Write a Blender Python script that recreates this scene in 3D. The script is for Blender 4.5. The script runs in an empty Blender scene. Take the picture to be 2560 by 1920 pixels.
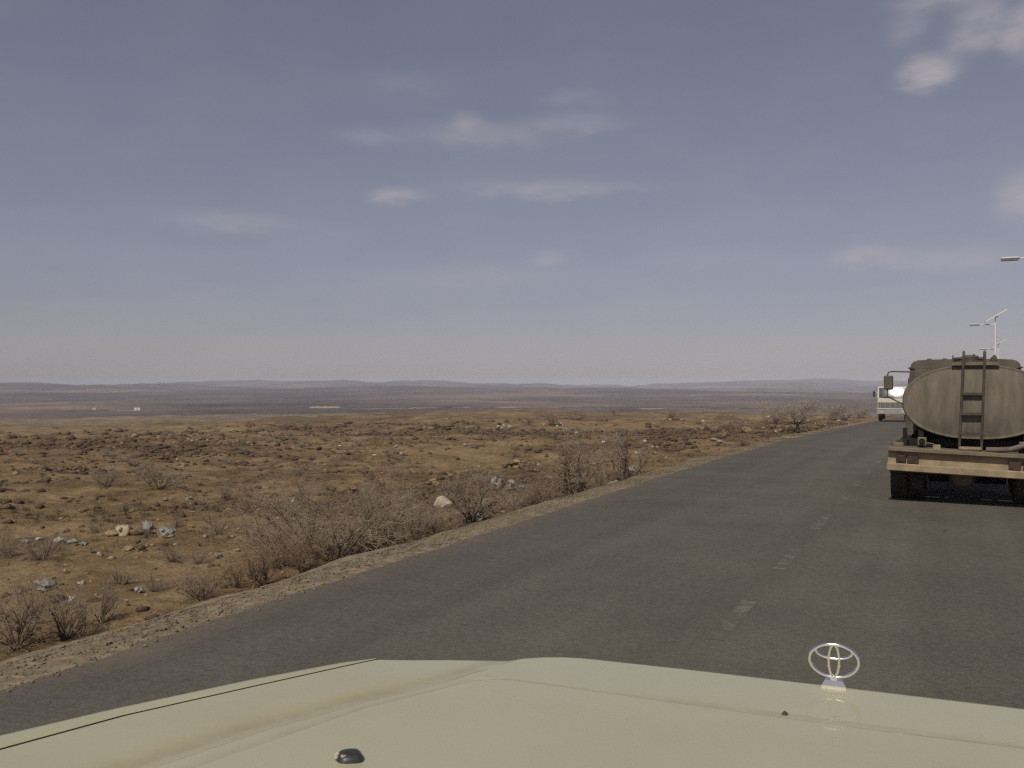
import bpy, math, random
import numpy as np
from mathutils import Vector, Matrix

# ------------------------------------------------------------------ camera, sky, sun
SC = bpy.context.scene
COL = SC.collection
R = math.radians
H_EYE = 2.1
FPX = 887.0
YAW = R(26.2)
CY, SY = math.cos(YAW), math.sin(YAW)
HORIZON = 381.0

cam_d = bpy.data.cameras.new('camera')
cam_d.sensor_width = 36.0
cam_d.lens = 36.0 * FPX / 1024.0
cam_d.clip_start = 0.05
cam_d.clip_end = 20000.0
cam = bpy.data.objects.new('camera', cam_d)
cam.location = (0, 0, H_EYE)
cam.rotation_euler = (R(90.0) - math.atan(3.0 / FPX), 0, YAW)
COL.objects.link(cam)
SC.camera = cam

SUN_EL = R(48.0)
SUN_DIR = Vector((0.0, -math.cos(SUN_EL), math.sin(SUN_EL)))      # towards the sun: behind the camera, along the road

world = bpy.data.worlds.new('World')
SC.world = world
world.use_nodes = True
SKY_STRENGTH = 0.093
SUN_STRENGTH = 3.0

sun_d = bpy.data.lights.new('sun', 'SUN')
sun_d.energy = SUN_STRENGTH
sun_d.angle = R(0.53)
sun_d.color = (1.0, 0.93, 0.80)
sun = bpy.data.objects.new('sun', sun_d)
sun.rotation_euler = SUN_DIR.to_track_quat('Z', 'Y').to_euler()
COL.objects.link(sun)

SC.view_settings.view_transform = 'Standard'
SC.view_settings.look = 'None'
SC.view_settings.exposure = 0.0
SC.view_settings.gamma = 1.0
SC.view_settings.use_curve_mapping = False
SC.render.engine = 'CYCLES'
SC.cycles.use_denoising = False
SC.cycles.max_bounces = 6
SC.cycles.volume_bounces = 0
SC.cycles.sample_clamp_indirect = 4.0
SC.cycles.filter_width = 1.35


def build_sky():
    nt = world.node_tree
    nt.nodes.clear()
    N = nt.nodes.new
    L = nt.links.new

    def M(op, a, b=None, c=None, clamp=False):
        n = N('ShaderNodeMath')
        n.operation = op
        n.use_clamp = clamp
        for i, v in enumerate((a, b, c)):
            if v is None:
                continue
            if isinstance(v, (int, float)):
                n.inputs[i].default_value = v
            else:
                L(v, n.inputs[i])
        return n.outputs[0]

    out = N('ShaderNodeOutputWorld')
    bg = N('ShaderNodeBackground')
    bg.inputs['Strength'].default_value = SKY_STRENGTH
    sky = N('ShaderNodeTexSky')
    sky.sky_type = 'NISHITA'
    sky.sun_disc = False
    sky.sun_elevation = SUN_EL
    sky.sun_rotation = math.pi
    sky.altitude = 300
    sky.air_density = 1.0
    sky.dust_density = 0.5
    sky.ozone_density = 1.0
    hs = N('ShaderNodeHueSaturation')
    hs.inputs['Saturation'].default_value = 0.66
    gam = N('ShaderNodeGamma')
    gam.inputs['Gamma'].default_value = 0.66
    L(sky.outputs[0], gam.inputs['Color'])
    L(gam.outputs[0], hs.inputs['Color'])
    tint = N('ShaderNodeMixRGB')
    tint.blend_type = 'MULTIPLY'
    tint.inputs[0].default_value = 1.0
    tint.inputs[2].default_value = (1.005, 0.935, 1.07, 1)
    L(hs.outputs[0], tint.inputs[1])

    tc = N('ShaderNodeTexCoord')
    sep = N('ShaderNodeSeparateXYZ')
    L(tc.outputs['Generated'], sep.inputs[0])
    az = M('ARCTAN2', M('MULTIPLY', sep.outputs[0], -1.0), sep.outputs[1])     # angle left of the road
    el = M('ARCSINE', sep.outputs[2])
    # noise in (az, el) space, clouds flattened towards the horizon
    cmb = N('ShaderNodeCombineXYZ')
    L(M('MULTIPLY', az, 1.0), cmb.inputs[0])
    L(M('MULTIPLY', el, 2.6), cmb.inputs[1])

    def noise(scale, detail, rough, dist=0.0):
        n = N('ShaderNodeTexNoise')
        n.inputs['Scale'].default_value = scale
        n.inputs['Detail'].default_value = detail
        n.inputs['Roughness'].default_value = rough
        n.inputs['Distortion'].default_value = dist
        L(cmb.outputs[0], n.inputs['Vector'])
        return n.outputs['Fac']
    n1 = noise(22.0, 5.0, 0.55, 0.25)
    n2 = noise(7.0, 4.0, 0.5, 0.3)
    n3 = noise(48.0, 4.0, 0.6)
    # individual clouds: azimuth and elevation of their centres, half sizes in degrees, strength
    clouds = []
    for (x, y, w, h, k) in [(860, 425, 58, 17, .46), (1190, 408, 170, 18, .36), (1030, 292, 120, 22, .27), (1012, 264, 34, 17, .28),
                            (1235, 268, 90, 18, .26), (510, 480, 120, 20, .30), (1180, 557, 30, 12, .25), (2015, 155, 66, 34, .66),
                            (2118, 58, 62, 50, .50), (2222, 60, 42, 55, .5), (2015, -2, 80, 18, .4), (1868, 551, 60, 16, .42),
                            (2230, 420, 80, 55, .46), (805, 298, 60, 17, .22), (1955, 62, 40, 34, .22), (2030, 560, 180, 22, .30),
                            (880, 180, 90, 18, .12), (1240, 212, 60, 18, .15), (980, 600, 260, 22, .14), (1500, 560, 120, 18, .12)]:
        u = (x / 2.16 - 512) / FPX
        a = math.atan(u)
        e = math.atan((HORIZON - y / 2.16) / FPX * math.cos(a))
        clouds.append((YAW - a, e, w / 2.16 / FPX * math.cos(a) ** 2, h / 2.16 / FPX * math.cos(a), k))
    # the sky goes on: more of the same outside the frame
    rnd = random.Random(5)
    for i in range(16):
        clouds.append((R(rnd.uniform(70, 345)), R(rnd.uniform(4, 45)), R(rnd.uniform(1.5, 6)), R(rnd.uniform(.6, 2.0)), rnd.uniform(.2, .55)))
    tot = None
    azd = M('ADD', az, M('MULTIPLY', M('SUBTRACT', n2, 0.5), 0.05))
    eld = M('ADD', el, M('MULTIPLY', M('SUBTRACT', n1, 0.5), 0.022))
    for (a, e, w, h, k) in clouds:
        if a > math.pi:
            a -= 2 * math.pi
        dx = M('MULTIPLY', M('SUBTRACT', azd, a), 1.0 / w)
        dy = M('MULTIPLY', M('SUBTRACT', eld, e), 1.0 / h)
        r2 = M('ADD', M('MULTIPLY', dx, dx), M('MULTIPLY', dy, dy))
        g = M('MULTIPLY', M('EXPONENT', M('MULTIPLY', M('POWER', r2, 1.7 if k > .45 else 1.2), -0.8)), k)
        tot = g if tot is None else M('ADD', tot, g)
    wob = M('ADD', M('MULTIPLY', n1, 1.3), M('MULTIPLY', n3, 0.55))
    wob = M('SUBTRACT', wob, 0.12, clamp=True)
    mask = M('MULTIPLY', tot, wob)
    # faint veil everywhere low in the sky
    veil = M('MULTIPLY', M('SUBTRACT', n2, 0.42, clamp=True), 0.30)
    veil = M('MULTIPLY', veil, M('SUBTRACT', 1.0, M('MULTIPLY', el, 1.6), clamp=True))
    mask = M('ADD', mask, veil, clamp=True)
    mix = N('ShaderNodeMixRGB')
    L(mask, mix.inputs[0])
    L(tint.outputs[0], mix.inputs[1])
    mix.inputs[2].default_value = (5.3, 4.8, 4.8, 1)
    L(mix.outputs[0], bg.inputs['Color'])
    L(bg.outputs[0], out.inputs['Surface'])


build_sky()

# ------------------------------------------------------------------ noise and land form
RNG = np.random.default_rng(11)
_TAB = RNG.random((256, 256))


def vnoise(x, y):
    xi = np.floor(x).astype(np.int64)
    yi = np.floor(y).astype(np.int64)
    fx = x - xi
    fy = y - yi
    fx = fx * fx * fx * (fx * (fx * 6 - 15) + 10)
    fy = fy * fy * fy * (fy * (fy * 6 - 15) + 10)
    a = _TAB[xi & 255, yi & 255]
    b = _TAB[(xi + 1) & 255, yi & 255]
    c = _TAB[xi & 255, (yi + 1) & 255]
    d = _TAB[(xi + 1) & 255, (yi + 1) & 255]
    return (a * (1 - fx) + b * fx) * (1 - fy) + (c * (1 - fx) + d * fx) * fy - 0.5


def fbm(x, y, wl, octs=4, gain=0.5):
    s = 0.0
    amp = 1.0
    for i in range(octs):
        s = s + amp * vnoise(x / wl + 17.3 * i, y / wl + 9.1 * i)
        wl *= 0.47
        amp *= gain
    return s


def sstep(a, b, x):
    t = np.clip((x - a) / (b - a), 0, 1)
    return t * t * (3 - 2 * t)


EDGE_L, MID, EDGE_R = -5.79, -1.70, 2.45


def road_z(y):
    y = np.asarray(y, float)
    sp = 8.0 * np.log1p(np.exp(np.clip((y - 30.0) / 8.0, -40, 40)))
    z = -0.026 * sp
    far = np.clip(y - 170, 0, None)
    return z - 0.00004 * np.minimum(far, 500) ** 2


def road_x(y):
    y = np.asarray(y, float)
    t = np.clip(y - 92.0, 0, None)
    return 0.0026 * np.minimum(t, 90) ** 2 + np.clip(t - 90, 0, None) * 0.47


def height(x, y):
    x = np.asarray(x, float)
    y = np.asarray(y, float)
    r = np.hypot(x, y)
    s = x - road_x(y)
    d = np.where(s < MID, EDGE_L - s, s - EDGE_R)          # metres outside the asphalt
    zr = road_z(y)
    zr_c = np.maximum(zr, -6.0)
    # open land beside the road
    edge = 135 + 70 * fbm(x, y, 110, 3)
    land = -0.85 - 0.017 * np.minimum(r, 150) - 0.013 * np.clip(r - 45, 0, 105) - 0.35 * sstep(3, 14, d)
    land = land + 1.25 * fbm(x + 40, y, 26, 3) * sstep(4, 16, d) + 0.50 * fbm(x, y + 9, 5.5, 3) * sstep(1, 5, d)
    land = land + 0.20 * fbm(x, y, 1.5, 3) * sstep(0.8, 3, d)
    land = land + 0.55 * sstep(0.15, 0.5, fbm(x - 60, y + 30, 17, 2)) * sstep(6, 16, d)
    land = land - 1.1 * sstep(R(22), R(54), np.arctan2(-x, y)) * sstep(25, 115, r)
    # beyond the plateau edge it falls to a wide plain, then hills
    fall = sstep(-20, 560, r - edge)
    land = land - 25.0 * fall + 1.6 * fbm(x, y, 160, 3) * sstep(200, 600, r)
    th = np.arctan2(-x, y)
    ramp = sstep(1150, 3900, r)
    hl = 3.0 * ramp + 46 * ramp * fbm(x, y, 900, 5, 0.52) + 14 * np.abs(fbm(x + 500, y, 420, 4, 0.55)) * ramp
    hl = hl + 5.0 * ramp * np.sin(th * 5.0 + 0.6) + 5.5 * sstep(R(10), R(40), th) * ramp
    hl = hl - 7 * sstep(R(18), R(-6), th) * ramp
    land = land + hl
    # the road bench
    w = sstep(0.45, 3.2, d + 0.5 * vnoise(x * 0.35, y * 0.35) * (d > .6))
    bench = np.where(d < 0.45, zr - 0.17, zr - 0.17)
    far_road = sstep(140, 260, y)
    z = bench * (1 - w) + land * w
    side = np.where(s > MID, 1.0, 0.0)
    z = np.where(y > 150, z * (1 - far_road) + np.where(d < 6, np.minimum(zr - .17, land), land) * far_road, z)
    return z


def rubble(x, y):
    """0..1: where the lava rubble lies thick on the plain"""
    v = 1.5 * fbm(x * .7 + 31, y * 1.1 - 12, 19, 3) + 0.9 * fbm(x, y, 5.0, 3)
    return np.clip(0.36 + 1.25 * v, 0, 1)


def hz(x, y):
    return float(height(np.array([x]), np.array([y]))[0])


_TS = np.geomspace(4.0, 5000.0, 2600)


def ray(px, py):
    """direction, in road axes, of picture point (1024 x 768)"""
    t = (px - 512.0) / FPX
    v = (py - HORIZON) / FPX
    return t * CY - SY, CY + t * SY, -v


def on_ground(px, py, tmin=0.0):
    dx, dy, dz = ray(px, py)
    z = H_EYE + dz * _TS - height(dx * _TS, dy * _TS)
    k = np.argmax((z < 0) & (_TS > tmin))
    if z[k] >= 0:
        k = len(_TS) - 1
    t = _TS[k]
    return dx * t, dy * t, hz(dx * t, dy * t), t


# ------------------------------------------------------------------ materials
MATS = {}


def new_mat(name):
    m = bpy.data.materials.new(name)
    m.use_nodes = True
    nt = m.node_tree
    b = nt.nodes['Principled BSDF']
    MATS[name] = m
    return m, nt, b


def simple(name, col, rough=0.6, metal=0.0, vary=0.25, scale=8.0, col2=None, bump=0.0, bscale=40.0, coat=0.0, stretch=None, detail=5.0, spec=None):
    m, nt, b = new_mat(name)
    tc = nt.nodes.new('ShaderNodeTexCoord')
    vec = tc.outputs['Object']
    if stretch:
        mp = nt.nodes.new('ShaderNodeMapping')
        mp.inputs['Scale'].default_value = stretch
        nt.links.new(vec, mp.inputs[0])
        vec = mp.outputs[0]
    n = nt.nodes.new('ShaderNodeTexNoise')
    n.inputs['Scale'].default_value = scale
    n.inputs['Detail'].default_value = detail
    n.inputs['Roughness'].default_value = 0.6
    nt.links.new(vec, n.inputs['Vector'])
    cr = nt.nodes.new('ShaderNodeValToRGB')
    c2 = col2 if col2 else tuple(c * (1 - vary) for c in col)
    cr.color_ramp.elements[0].position = 0.36
    cr.color_ramp.elements[1].position = 0.66
    cr.color_ramp.elements[0].color = (*c2, 1)
    cr.color_ramp.elements[1].color = (*col, 1)
    nt.links.new(n.outputs['Fac'], cr.inputs[0])
    nt.links.new(cr.outputs[0], b.inputs['Base Color'])
    b.inputs['Roughness'].default_value = rough
    b.inputs['Metallic'].default_value = metal
    if spec is not None:
        b.inputs['Specular IOR Level'].default_value = spec
    if coat:
        b.inputs['Coat Weight'].default_value = coat
        b.inputs['Coat Roughness'].default_value = 0.03
    if bump:
        n2 = nt.nodes.new('ShaderNodeTexNoise')
        n2.inputs['Scale'].default_value = bscale
        n2.inputs['Detail'].default_value = 4
        nt.links.new(tc.outputs['Object'], n2.inputs['Vector'])
        bp = nt.nodes.new('ShaderNodeBump')
        bp.inputs['Strength'].default_value = 0.6
        bp.inputs['Distance'].default_value = bump
        nt.links.new(n2.outputs['Fac'], bp.inputs['Height'])
        nt.links.new(bp.outputs[0], b.inputs['Normal'])
    return m


def ramp_node(nt, src, stops):
    cr = nt.nodes.new('ShaderNodeValToRGB')
    e = cr.color_ramp.elements
    while len(e) < len(stops):
        e.new(0.5)
    for i, (p, c) in enumerate(stops):
        e[i].position = p
        e[i].color = (*c, 1)
    nt.links.new(src, cr.inputs[0])
    return cr.outputs[0]


def tex_noise(nt, vec, scale, detail=5, rough=0.6, dist=0.0):
    n = nt.nodes.new('ShaderNodeTexNoise')
    n.inputs['Scale'].default_value = scale
    n.inputs['Detail'].default_value = detail
    n.inputs['Roughness'].default_value = rough
    n.inputs['Distortion'].default_value = dist
    nt.links.new(vec, n.inputs['Vector'])
    return n.outputs['Fac']


def mixc(nt, fac, a, b, mode='MIX'):
    n = nt.nodes.new('ShaderNodeMixRGB')
    n.blend_type = mode
    for i, v in enumerate((fac, a, b)):
        if isinstance(v, (int, float)):
            n.inputs[i].default_value = v
        elif isinstance(v, tuple):
            n.inputs[i].default_value = (*v, 1)
        else:
            nt.links.new(v, n.inputs[i])
    return n.outputs[0]


def ground_mat():
    m, nt, b = new_mat('dry_earth')
    tc = nt.nodes.new('ShaderNodeTexCoord')
    p = tc.outputs['Object']
    big = tex_noise(nt, p, 0.06, 4, 0.6, 0.4)
    mid = tex_noise(nt, p, 0.42, 6, 0.65)
    fine = tex_noise(nt, p, 4.0, 6, 0.7)
    tiny = tex_noise(nt, p, 22.0, 4, 0.7)
    base = ramp_node(nt, mid, [(0.34, (0.100, 0.066, 0.037)), (0.48, (0.208, 0.136, 0.073)), (0.64, (0.320, 0.226, 0.126))])
    tan = ramp_node(nt, big, [(0.40, (0.0, 0.0, 0.0)), (0.66, (1, 1, 1))])
    c = mixc(nt, tan, base, mixc(nt, 0.5, base, (0.34, 0.245, 0.13)))
    at = nt.nodes.new('ShaderNodeAttribute')
    at.attribute_name = 'rubble'
    mott = tex_noise(nt, p, 1.7, 6, 0.75)
    rub = nt.nodes.new('ShaderNodeMath')
    rub.operation = 'MULTIPLY'
    nt.links.new(at.outputs['Fac'], rub.inputs[0])
    nt.links.new(ramp_node(nt, mott, [(0.38, (0, 0, 0)), (0.58, (.85, .85, .85))]), rub.inputs[1])
    c = mixc(nt, rub.outputs[0], c, (0.088, 0.059, 0.038))
    c = mixc(nt, 0.75, c, ramp_node(nt, fine, [(0.30, (0.42, 0.40, 0.38)), (0.52, (1, 1, 1)), (0.72, (1.35, 1.32, 1.25))]), 'MULTIPLY')
    c = mixc(nt, 0.6, c, ramp_node(nt, tiny, [(0.32, (0.55, 0.55, 0.55)), (0.6, (1.1, 1.1, 1.1))]), 'MULTIPLY')
    nt.links.new(c, b.inputs['Base Color'])
    b.inputs['Roughness'].default_value = 0.95
    b.inputs['Specular IOR Level'].default_value = 0.1
    bp = nt.nodes.new('ShaderNodeBump')
    bp.inputs['Strength'].default_value = 0.9
    bp.inputs['Distance'].default_value = 0.12
    nt.links.new(fine, bp.inputs['Height'])
    bp2 = nt.nodes.new('ShaderNodeBump')
    bp2.inputs['Strength'].default_value = 0.8
    bp2.inputs['Distance'].default_value = 0.03
    nt.links.new(tiny, bp2.inputs['Height'])
    nt.links.new(bp.outputs[0], bp2.inputs['Normal'])
    nt.links.new(bp2.outputs[0], b.inputs['Normal'])
    return m


def hill_mat():
    m, nt, b = new_mat('far_hillside')
    tc = nt.nodes.new('ShaderNodeTexCoord')
    p = tc.outputs['Object']
    big = tex_noise(nt, p, 0.0022, 5, 0.6, 0.3)
    mid = tex_noise(nt, p, 0.014, 6, 0.65)
    base = ramp_node(nt, big, [(0.34, (0.050, 0.036, 0.032)), (0.50, (0.130, 0.092, 0.070)), (0.66, (0.25, 0.175, 0.125))])
    c = mixc(nt, 0.8, base, ramp_node(nt, mid, [(0.34, (0.55, 0.55, 0.58)), (0.55, (1, 1, 1)), (0.72, (1.35, 1.3, 1.2))]), 'MULTIPLY')
    nt.links.new(c, b.inputs['Base Color'])
    b.inputs['Roughness'].default_value = 1.0
    b.inputs['Specular IOR Level'].default_value = 0.0
    return m


def asphalt_mat(paint=False):
    m, nt, b = new_mat('worn_road_paint' if paint else 'worn_asphalt')
    tc = nt.nodes.new('ShaderNodeTexCoord')
    p = tc.outputs['Object']
    mp = nt.nodes.new('ShaderNodeMapping')
    mp.inputs['Scale'].default_value = (1.6, 0.05, 1)
    nt.links.new(p, mp.inputs[0])
    lanes = tex_noise(nt, mp.outputs[0], 1.0, 3, 0.5)
    blot = tex_noise(nt, p, 0.55, 5, 0.6)
    grain = tex_noise(nt, p, 60.0, 3, 0.8)
    grit = tex_noise(nt, p, 14.0, 4, 0.75)
    c = ramp_node(nt, lanes, [(0.34, (0.105, 0.093, 0.077)), (0.66, (0.124, 0.110, 0.091))])
    c = mixc(nt, 0.8, c, ramp_node(nt, blot, [(0.33, (0.86, 0.86, 0.87)), (0.66, (1.10, 1.10, 1.08))]), 'MULTIPLY')
    c = mixc(nt, 0.8, c, ramp_node(nt, grain, [(0.3, (0.55, 0.55, 0.55)), (0.5, (1, 1, 1)), (0.72, (1.6, 1.55, 1.45))]), 'MULTIPLY')
    c = mixc(nt, 0.6, c, ramp_node(nt, grit, [(0.33, (0.7, 0.7, 0.7)), (0.62, (1.2, 1.2, 1.18))]), 'MULTIPLY')
    sx = nt.nodes.new('ShaderNodeSeparateXYZ')
    nt.links.new(p, sx.inputs[0])
    sand_n = tex_noise(nt, p, 1.1, 6, 0.7)
    ed = nt.nodes.new('ShaderNodeMath')
    ed.operation = 'MULTIPLY_ADD'
    nt.links.new(sand_n, ed.inputs[0])
    ed.inputs[1].default_value = 1.5
    nt.links.new(sx.outputs[0], ed.inputs[2])
    mr = nt.nodes.new('ShaderNodeMapRange')
    mr.inputs[1].default_value = -4.62
    mr.inputs[2].default_value = -5.30
    mr.inputs[3].default_value = 0.0
    mr.inputs[4].default_value = 0.55
    nt.links.new(ed.outputs[0], mr.inputs[0])
    c = mixc(nt, mr.outputs[0], c, (0.23, 0.18, 0.12))
    if paint:
        wear = tex_noise(nt, p, 5.0, 8, 0.8)
        c = mixc(nt, ramp_node(nt, wear, [(0.47, (0, 0, 0)), (0.64, (.5, .5, .5))]), c, (0.27, 0.25, 0.21))
    # dark repair smears and oil drips with their own shapes
    oil = tex_noise(nt, p, 2.3, 4, 0.55, 1.2)
    c = mixc(nt, ramp_node(nt, oil, [(0.66, (0, 0, 0)), (0.74, (.55, .55, .55))]), c, (0.045, 0.040, 0.035))
    nt.links.new(c, b.inputs['Base Color'])
    b.inputs['Roughness'].default_value = 0.82
    b.inputs['Specular IOR Level'].default_value = 0.25
    bp = nt.nodes.new('ShaderNodeBump')
    bp.inputs['Strength'].default_value = 0.55
    bp.inputs['Distance'].default_value = 0.008
    nt.links.new(grain, bp.inputs['Height'])
    nt.links.new(bp.outputs[0], b.inputs['Normal'])
    return m


def car_paint():
    m, nt, b = new_mat('cream_car_paint')
    tc = nt.nodes.new('ShaderNodeTexCoord')
    p = tc.outputs['Object']
    dust_shade = tex_noise(nt, p, 2.2, 6, 0.65, 0.3)
    spk = tex_noise(nt, p, 180.0, 2, 0.6)
    c = ramp_node(nt, dust_shade, [(0.35, (0.49, 0.46, 0.295)), (0.68, (0.45, 0.415, 0.258))])
    c = mixc(nt, 0.35, c, ramp_node(nt, spk, [(0.28, (0.78, 0.76, 0.72)), (0.42, (1, 1, 1))]), 'MULTIPLY')
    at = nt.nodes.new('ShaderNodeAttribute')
    at.attribute_name = 'dust_shade'
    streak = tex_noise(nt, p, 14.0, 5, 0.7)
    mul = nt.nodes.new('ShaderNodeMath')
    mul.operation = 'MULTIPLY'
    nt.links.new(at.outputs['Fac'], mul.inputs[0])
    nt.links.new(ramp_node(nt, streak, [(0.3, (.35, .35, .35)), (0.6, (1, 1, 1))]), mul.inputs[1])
    c = mixc(nt, mul.outputs[0], c, (0.285, 0.225, 0.125))  # brown of bonnet valley and crease, with their shade painted in
    nt.links.new(c, b.inputs['Base Color'])
    b.inputs['Roughness'].default_value = 0.5
    b.inputs['Specular IOR Level'].default_value = 0.3
    b.inputs['Coat Weight'].default_value = 0.55
    rr = nt.nodes.new('ShaderNodeMapRange')
    rr.inputs[1].default_value = 0.3
    rr.inputs[2].default_value = 0.7
    rr.inputs[3].default_value = 0.02
    rr.inputs[4].default_value = 0.10
    nt.links.new(dust_shade, rr.inputs[0])
    nt.links.new(rr.outputs[0], b.inputs['Coat Roughness'])
    return m


ground_mat(); hill_mat(); asphalt_mat(); asphalt_mat(True); car_paint()
simple('gravel', (0.30, 0.238, 0.158), 0.95, vary=0.5, scale=9, bump=0.012, bscale=45, detail=8, spec=.1)
simple('gravel_stone', (0.31, 0.25, 0.17), 0.9, vary=0.6, scale=0.9, detail=8, spec=.15)
simple('sandy_track', (0.36, 0.27, 0.17), 0.95, vary=0.3, scale=0.02, spec=.05)
simple('lava_rock', (0.115, 0.075, 0.050), 0.9, vary=0.55, scale=3, bump=0.03, bscale=9, spec=.15)
simple('brown_rock', (0.20, 0.135, 0.085), 0.9, vary=0.5, scale=3, bump=0.03, bscale=9, spec=.15)
simple('tan_rock', (0.40, 0.29, 0.165), 0.9, vary=0.45, scale=3, bump=0.03, bscale=9, spec=.15)
simple('pale_rock', (0.52, 0.45, 0.34), 0.9, vary=0.35, scale=3, bump=0.03, bscale=9, spec=.15)
simple('field_stone', (0.16, 0.108, 0.066), 0.95, col2=(0.075, 0.050, 0.034), scale=0.35, detail=9, spec=.1)
simple('bark', (0.15, 0.112, 0.082), 0.9, vary=0.5, scale=6, spec=.1)
simple('twig', (0.47, 0.375, 0.275), 0.9, vary=0.4, scale=2.0, spec=.1)
simple('twig_red', (0.44, 0.31, 0.195), 0.9, vary=0.4, scale=2.0, spec=.1)
simple('dead_grass', (0.20, 0.150, 0.090), 0.95, vary=0.5, scale=0.3, spec=.05)
simple('tank_steel', (0.190, 0.164, 0.128), 0.8, vary=0.36, scale=2.2, stretch=(3.0, 3.0, 0.7), detail=8, spec=.2)
simple('cab_steel', (0.145, 0.124, 0.096), 0.75, vary=0.3, scale=3, spec=.2)
simple('ladder_steel', (0.10, 0.085, 0.068), 0.75, vary=0.4, scale=6, spec=.2)
simple('dusty_beam', (0.37, 0.29, 0.19), 0.9, vary=0.35, scale=4, spec=.1)
simple('dusty_flange', (0.21, 0.175, 0.125), 0.9, vary=0.3, scale=5, spec=.1)
simple('chassis_black', (0.030, 0.026, 0.023), 0.85, vary=0.5, scale=6, spec=.2)
simple('rubber', (0.028, 0.025, 0.022), 0.9, col2=(0.06, 0.05, 0.04), scale=5, spec=.15)
simple('brown_lamp', (0.075, 0.045, 0.032), 0.4, vary=0.5, scale=9)
simple('hose_rubber', (0.16, 0.135, 0.115), 0.8, vary=0.4, scale=5)
simple('white_paint', (0.68, 0.62, 0.52), 0.45, vary=0.2, scale=3)
simple('grey_paint', (0.34, 0.32, 0.29), 0.5, vary=0.3, scale=4)
simple('dark_grille', (0.05, 0.05, 0.048), 0.5, vary=0.4, scale=5)
simple('galvanised', (0.72, 0.71, 0.68), 0.4, vary=0.12, scale=2)
simple('lamp_grey', (0.16, 0.15, 0.145), 0.5, vary=0.2, scale=5)
simple('solar_cell', (0.02, 0.025, 0.05), 0.25, vary=0.3, scale=5)
simple('black_plastic', (0.045, 0.046, 0.042), 0.42, vary=0.35, scale=120)
simple('pale_plastic', (0.52, 0.48, 0.37), 0.4, vary=0.2, scale=60)
simple('dead_leaf', (0.10, 0.058, 0.028), 0.9, vary=0.4, scale=80)
simple('chrome', (0.90, 0.89, 0.85), 0.16, metal=1.0, vary=0.03, scale=40)
simple('gap_dark', (0.035, 0.028, 0.018), 0.9, vary=0.2, scale=20)
simple('pale_wall', (0.70, 0.64, 0.55), 0.9, vary=0.15, scale=.5)
for nm, c in dict(white=(0.50, 0.48, 0.44), grey=(0.30, 0.275, 0.235), blue=(0.10, 0.22, 0.42), paleblue=(0.28, 0.285, 0.27), pink=(0.42, 0.20, 0.28),
                  red=(0.42, 0.10, 0.05), beige=(0.48, 0.40, 0.26), orange=(0.48, 0.26, 0.06), black=(0.02, 0.02, 0.022)).items():
    simple('litter_' + nm, c, 0.45, vary=0.3, scale=9, bump=.01, bscale=30)

m, nt, b = new_mat('windscreen_glass')
b.inputs['Base Color'].default_value = (0.03, 0.035, 0.04, 1)
b.inputs['Roughness'].default_value = 0.17
b.inputs['IOR'].default_value = 1.5


# ------------------------------------------------------------------ mesh helpers
def mesh_obj(name, verts, faces, mat, parent=None, smooth=False, loc=None):
    me = bpy.data.meshes.new(name)
    me.from_pydata([tuple(v) for v in verts], [], [tuple(f) for f in faces])
    me.update()
    if mat:
        me.materials.append(MATS[mat])
    if smooth:
        me.shade_smooth()
    o = bpy.data.objects.new(name, me)
    COL.objects.link(o)
    if parent is not None:
        o.parent = parent
    if loc is not None:
        o.location = loc
    return o


def np_mesh(name, V, F, mat, parent=None, smooth=True):
    V = np.asarray(V, np.float32)
    F = np.asarray(F, np.int32)
    k = F.shape[1]
    me = bpy.data.meshes.new(name)
    me.vertices.add(len(V))
    me.vertices.foreach_set('co', V.ravel())
    me.loops.add(F.size)
    me.loops.foreach_set('vertex_index', F.ravel())
    me.polygons.add(len(F))
    me.polygons.foreach_set('loop_start', np.arange(0, F.size, k, dtype=np.int32))
    me.polygons.foreach_set('loop_total', np.full(len(F), k, np.int32))
    me.update(calc_edges=True)
    me.validate()
    me.materials.append(MATS[mat])
    if smooth:
        me.shade_smooth()
    o = bpy.data.objects.new(name, me)
    COL.objects.link(o)
    if parent is not None:
        o.parent = parent
    return o


def grid_faces(nr, nc, wrap=False):
    i = np.arange(nr - 1)[:, None]
    j = np.arange(nc if wrap else nc - 1)[None, :]
    j2 = (j + 1) % nc
    a = i * nc + j
    b = i * nc + j2
    return np.stack([a, b, b + nc, a + nc], -1).reshape(-1, 4)


def empty(name, loc, rz=0.0, parent=None):
    o = bpy.data.objects.new(name, None)
    o.location = loc
    o.rotation_euler = (0, 0, rz)
    o.empty_display_size = 0.2
    COL.objects.link(o)
    if parent is not None:
        o.parent = parent
    return o


def tag(o, label=None, cat=None, group=None, kind=None):
    if label:
        o['label'] = label
    if cat:
        o['category'] = cat
    if group:
        o['group'] = group
    if kind:
        o['kind'] = kind
    return o


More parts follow.
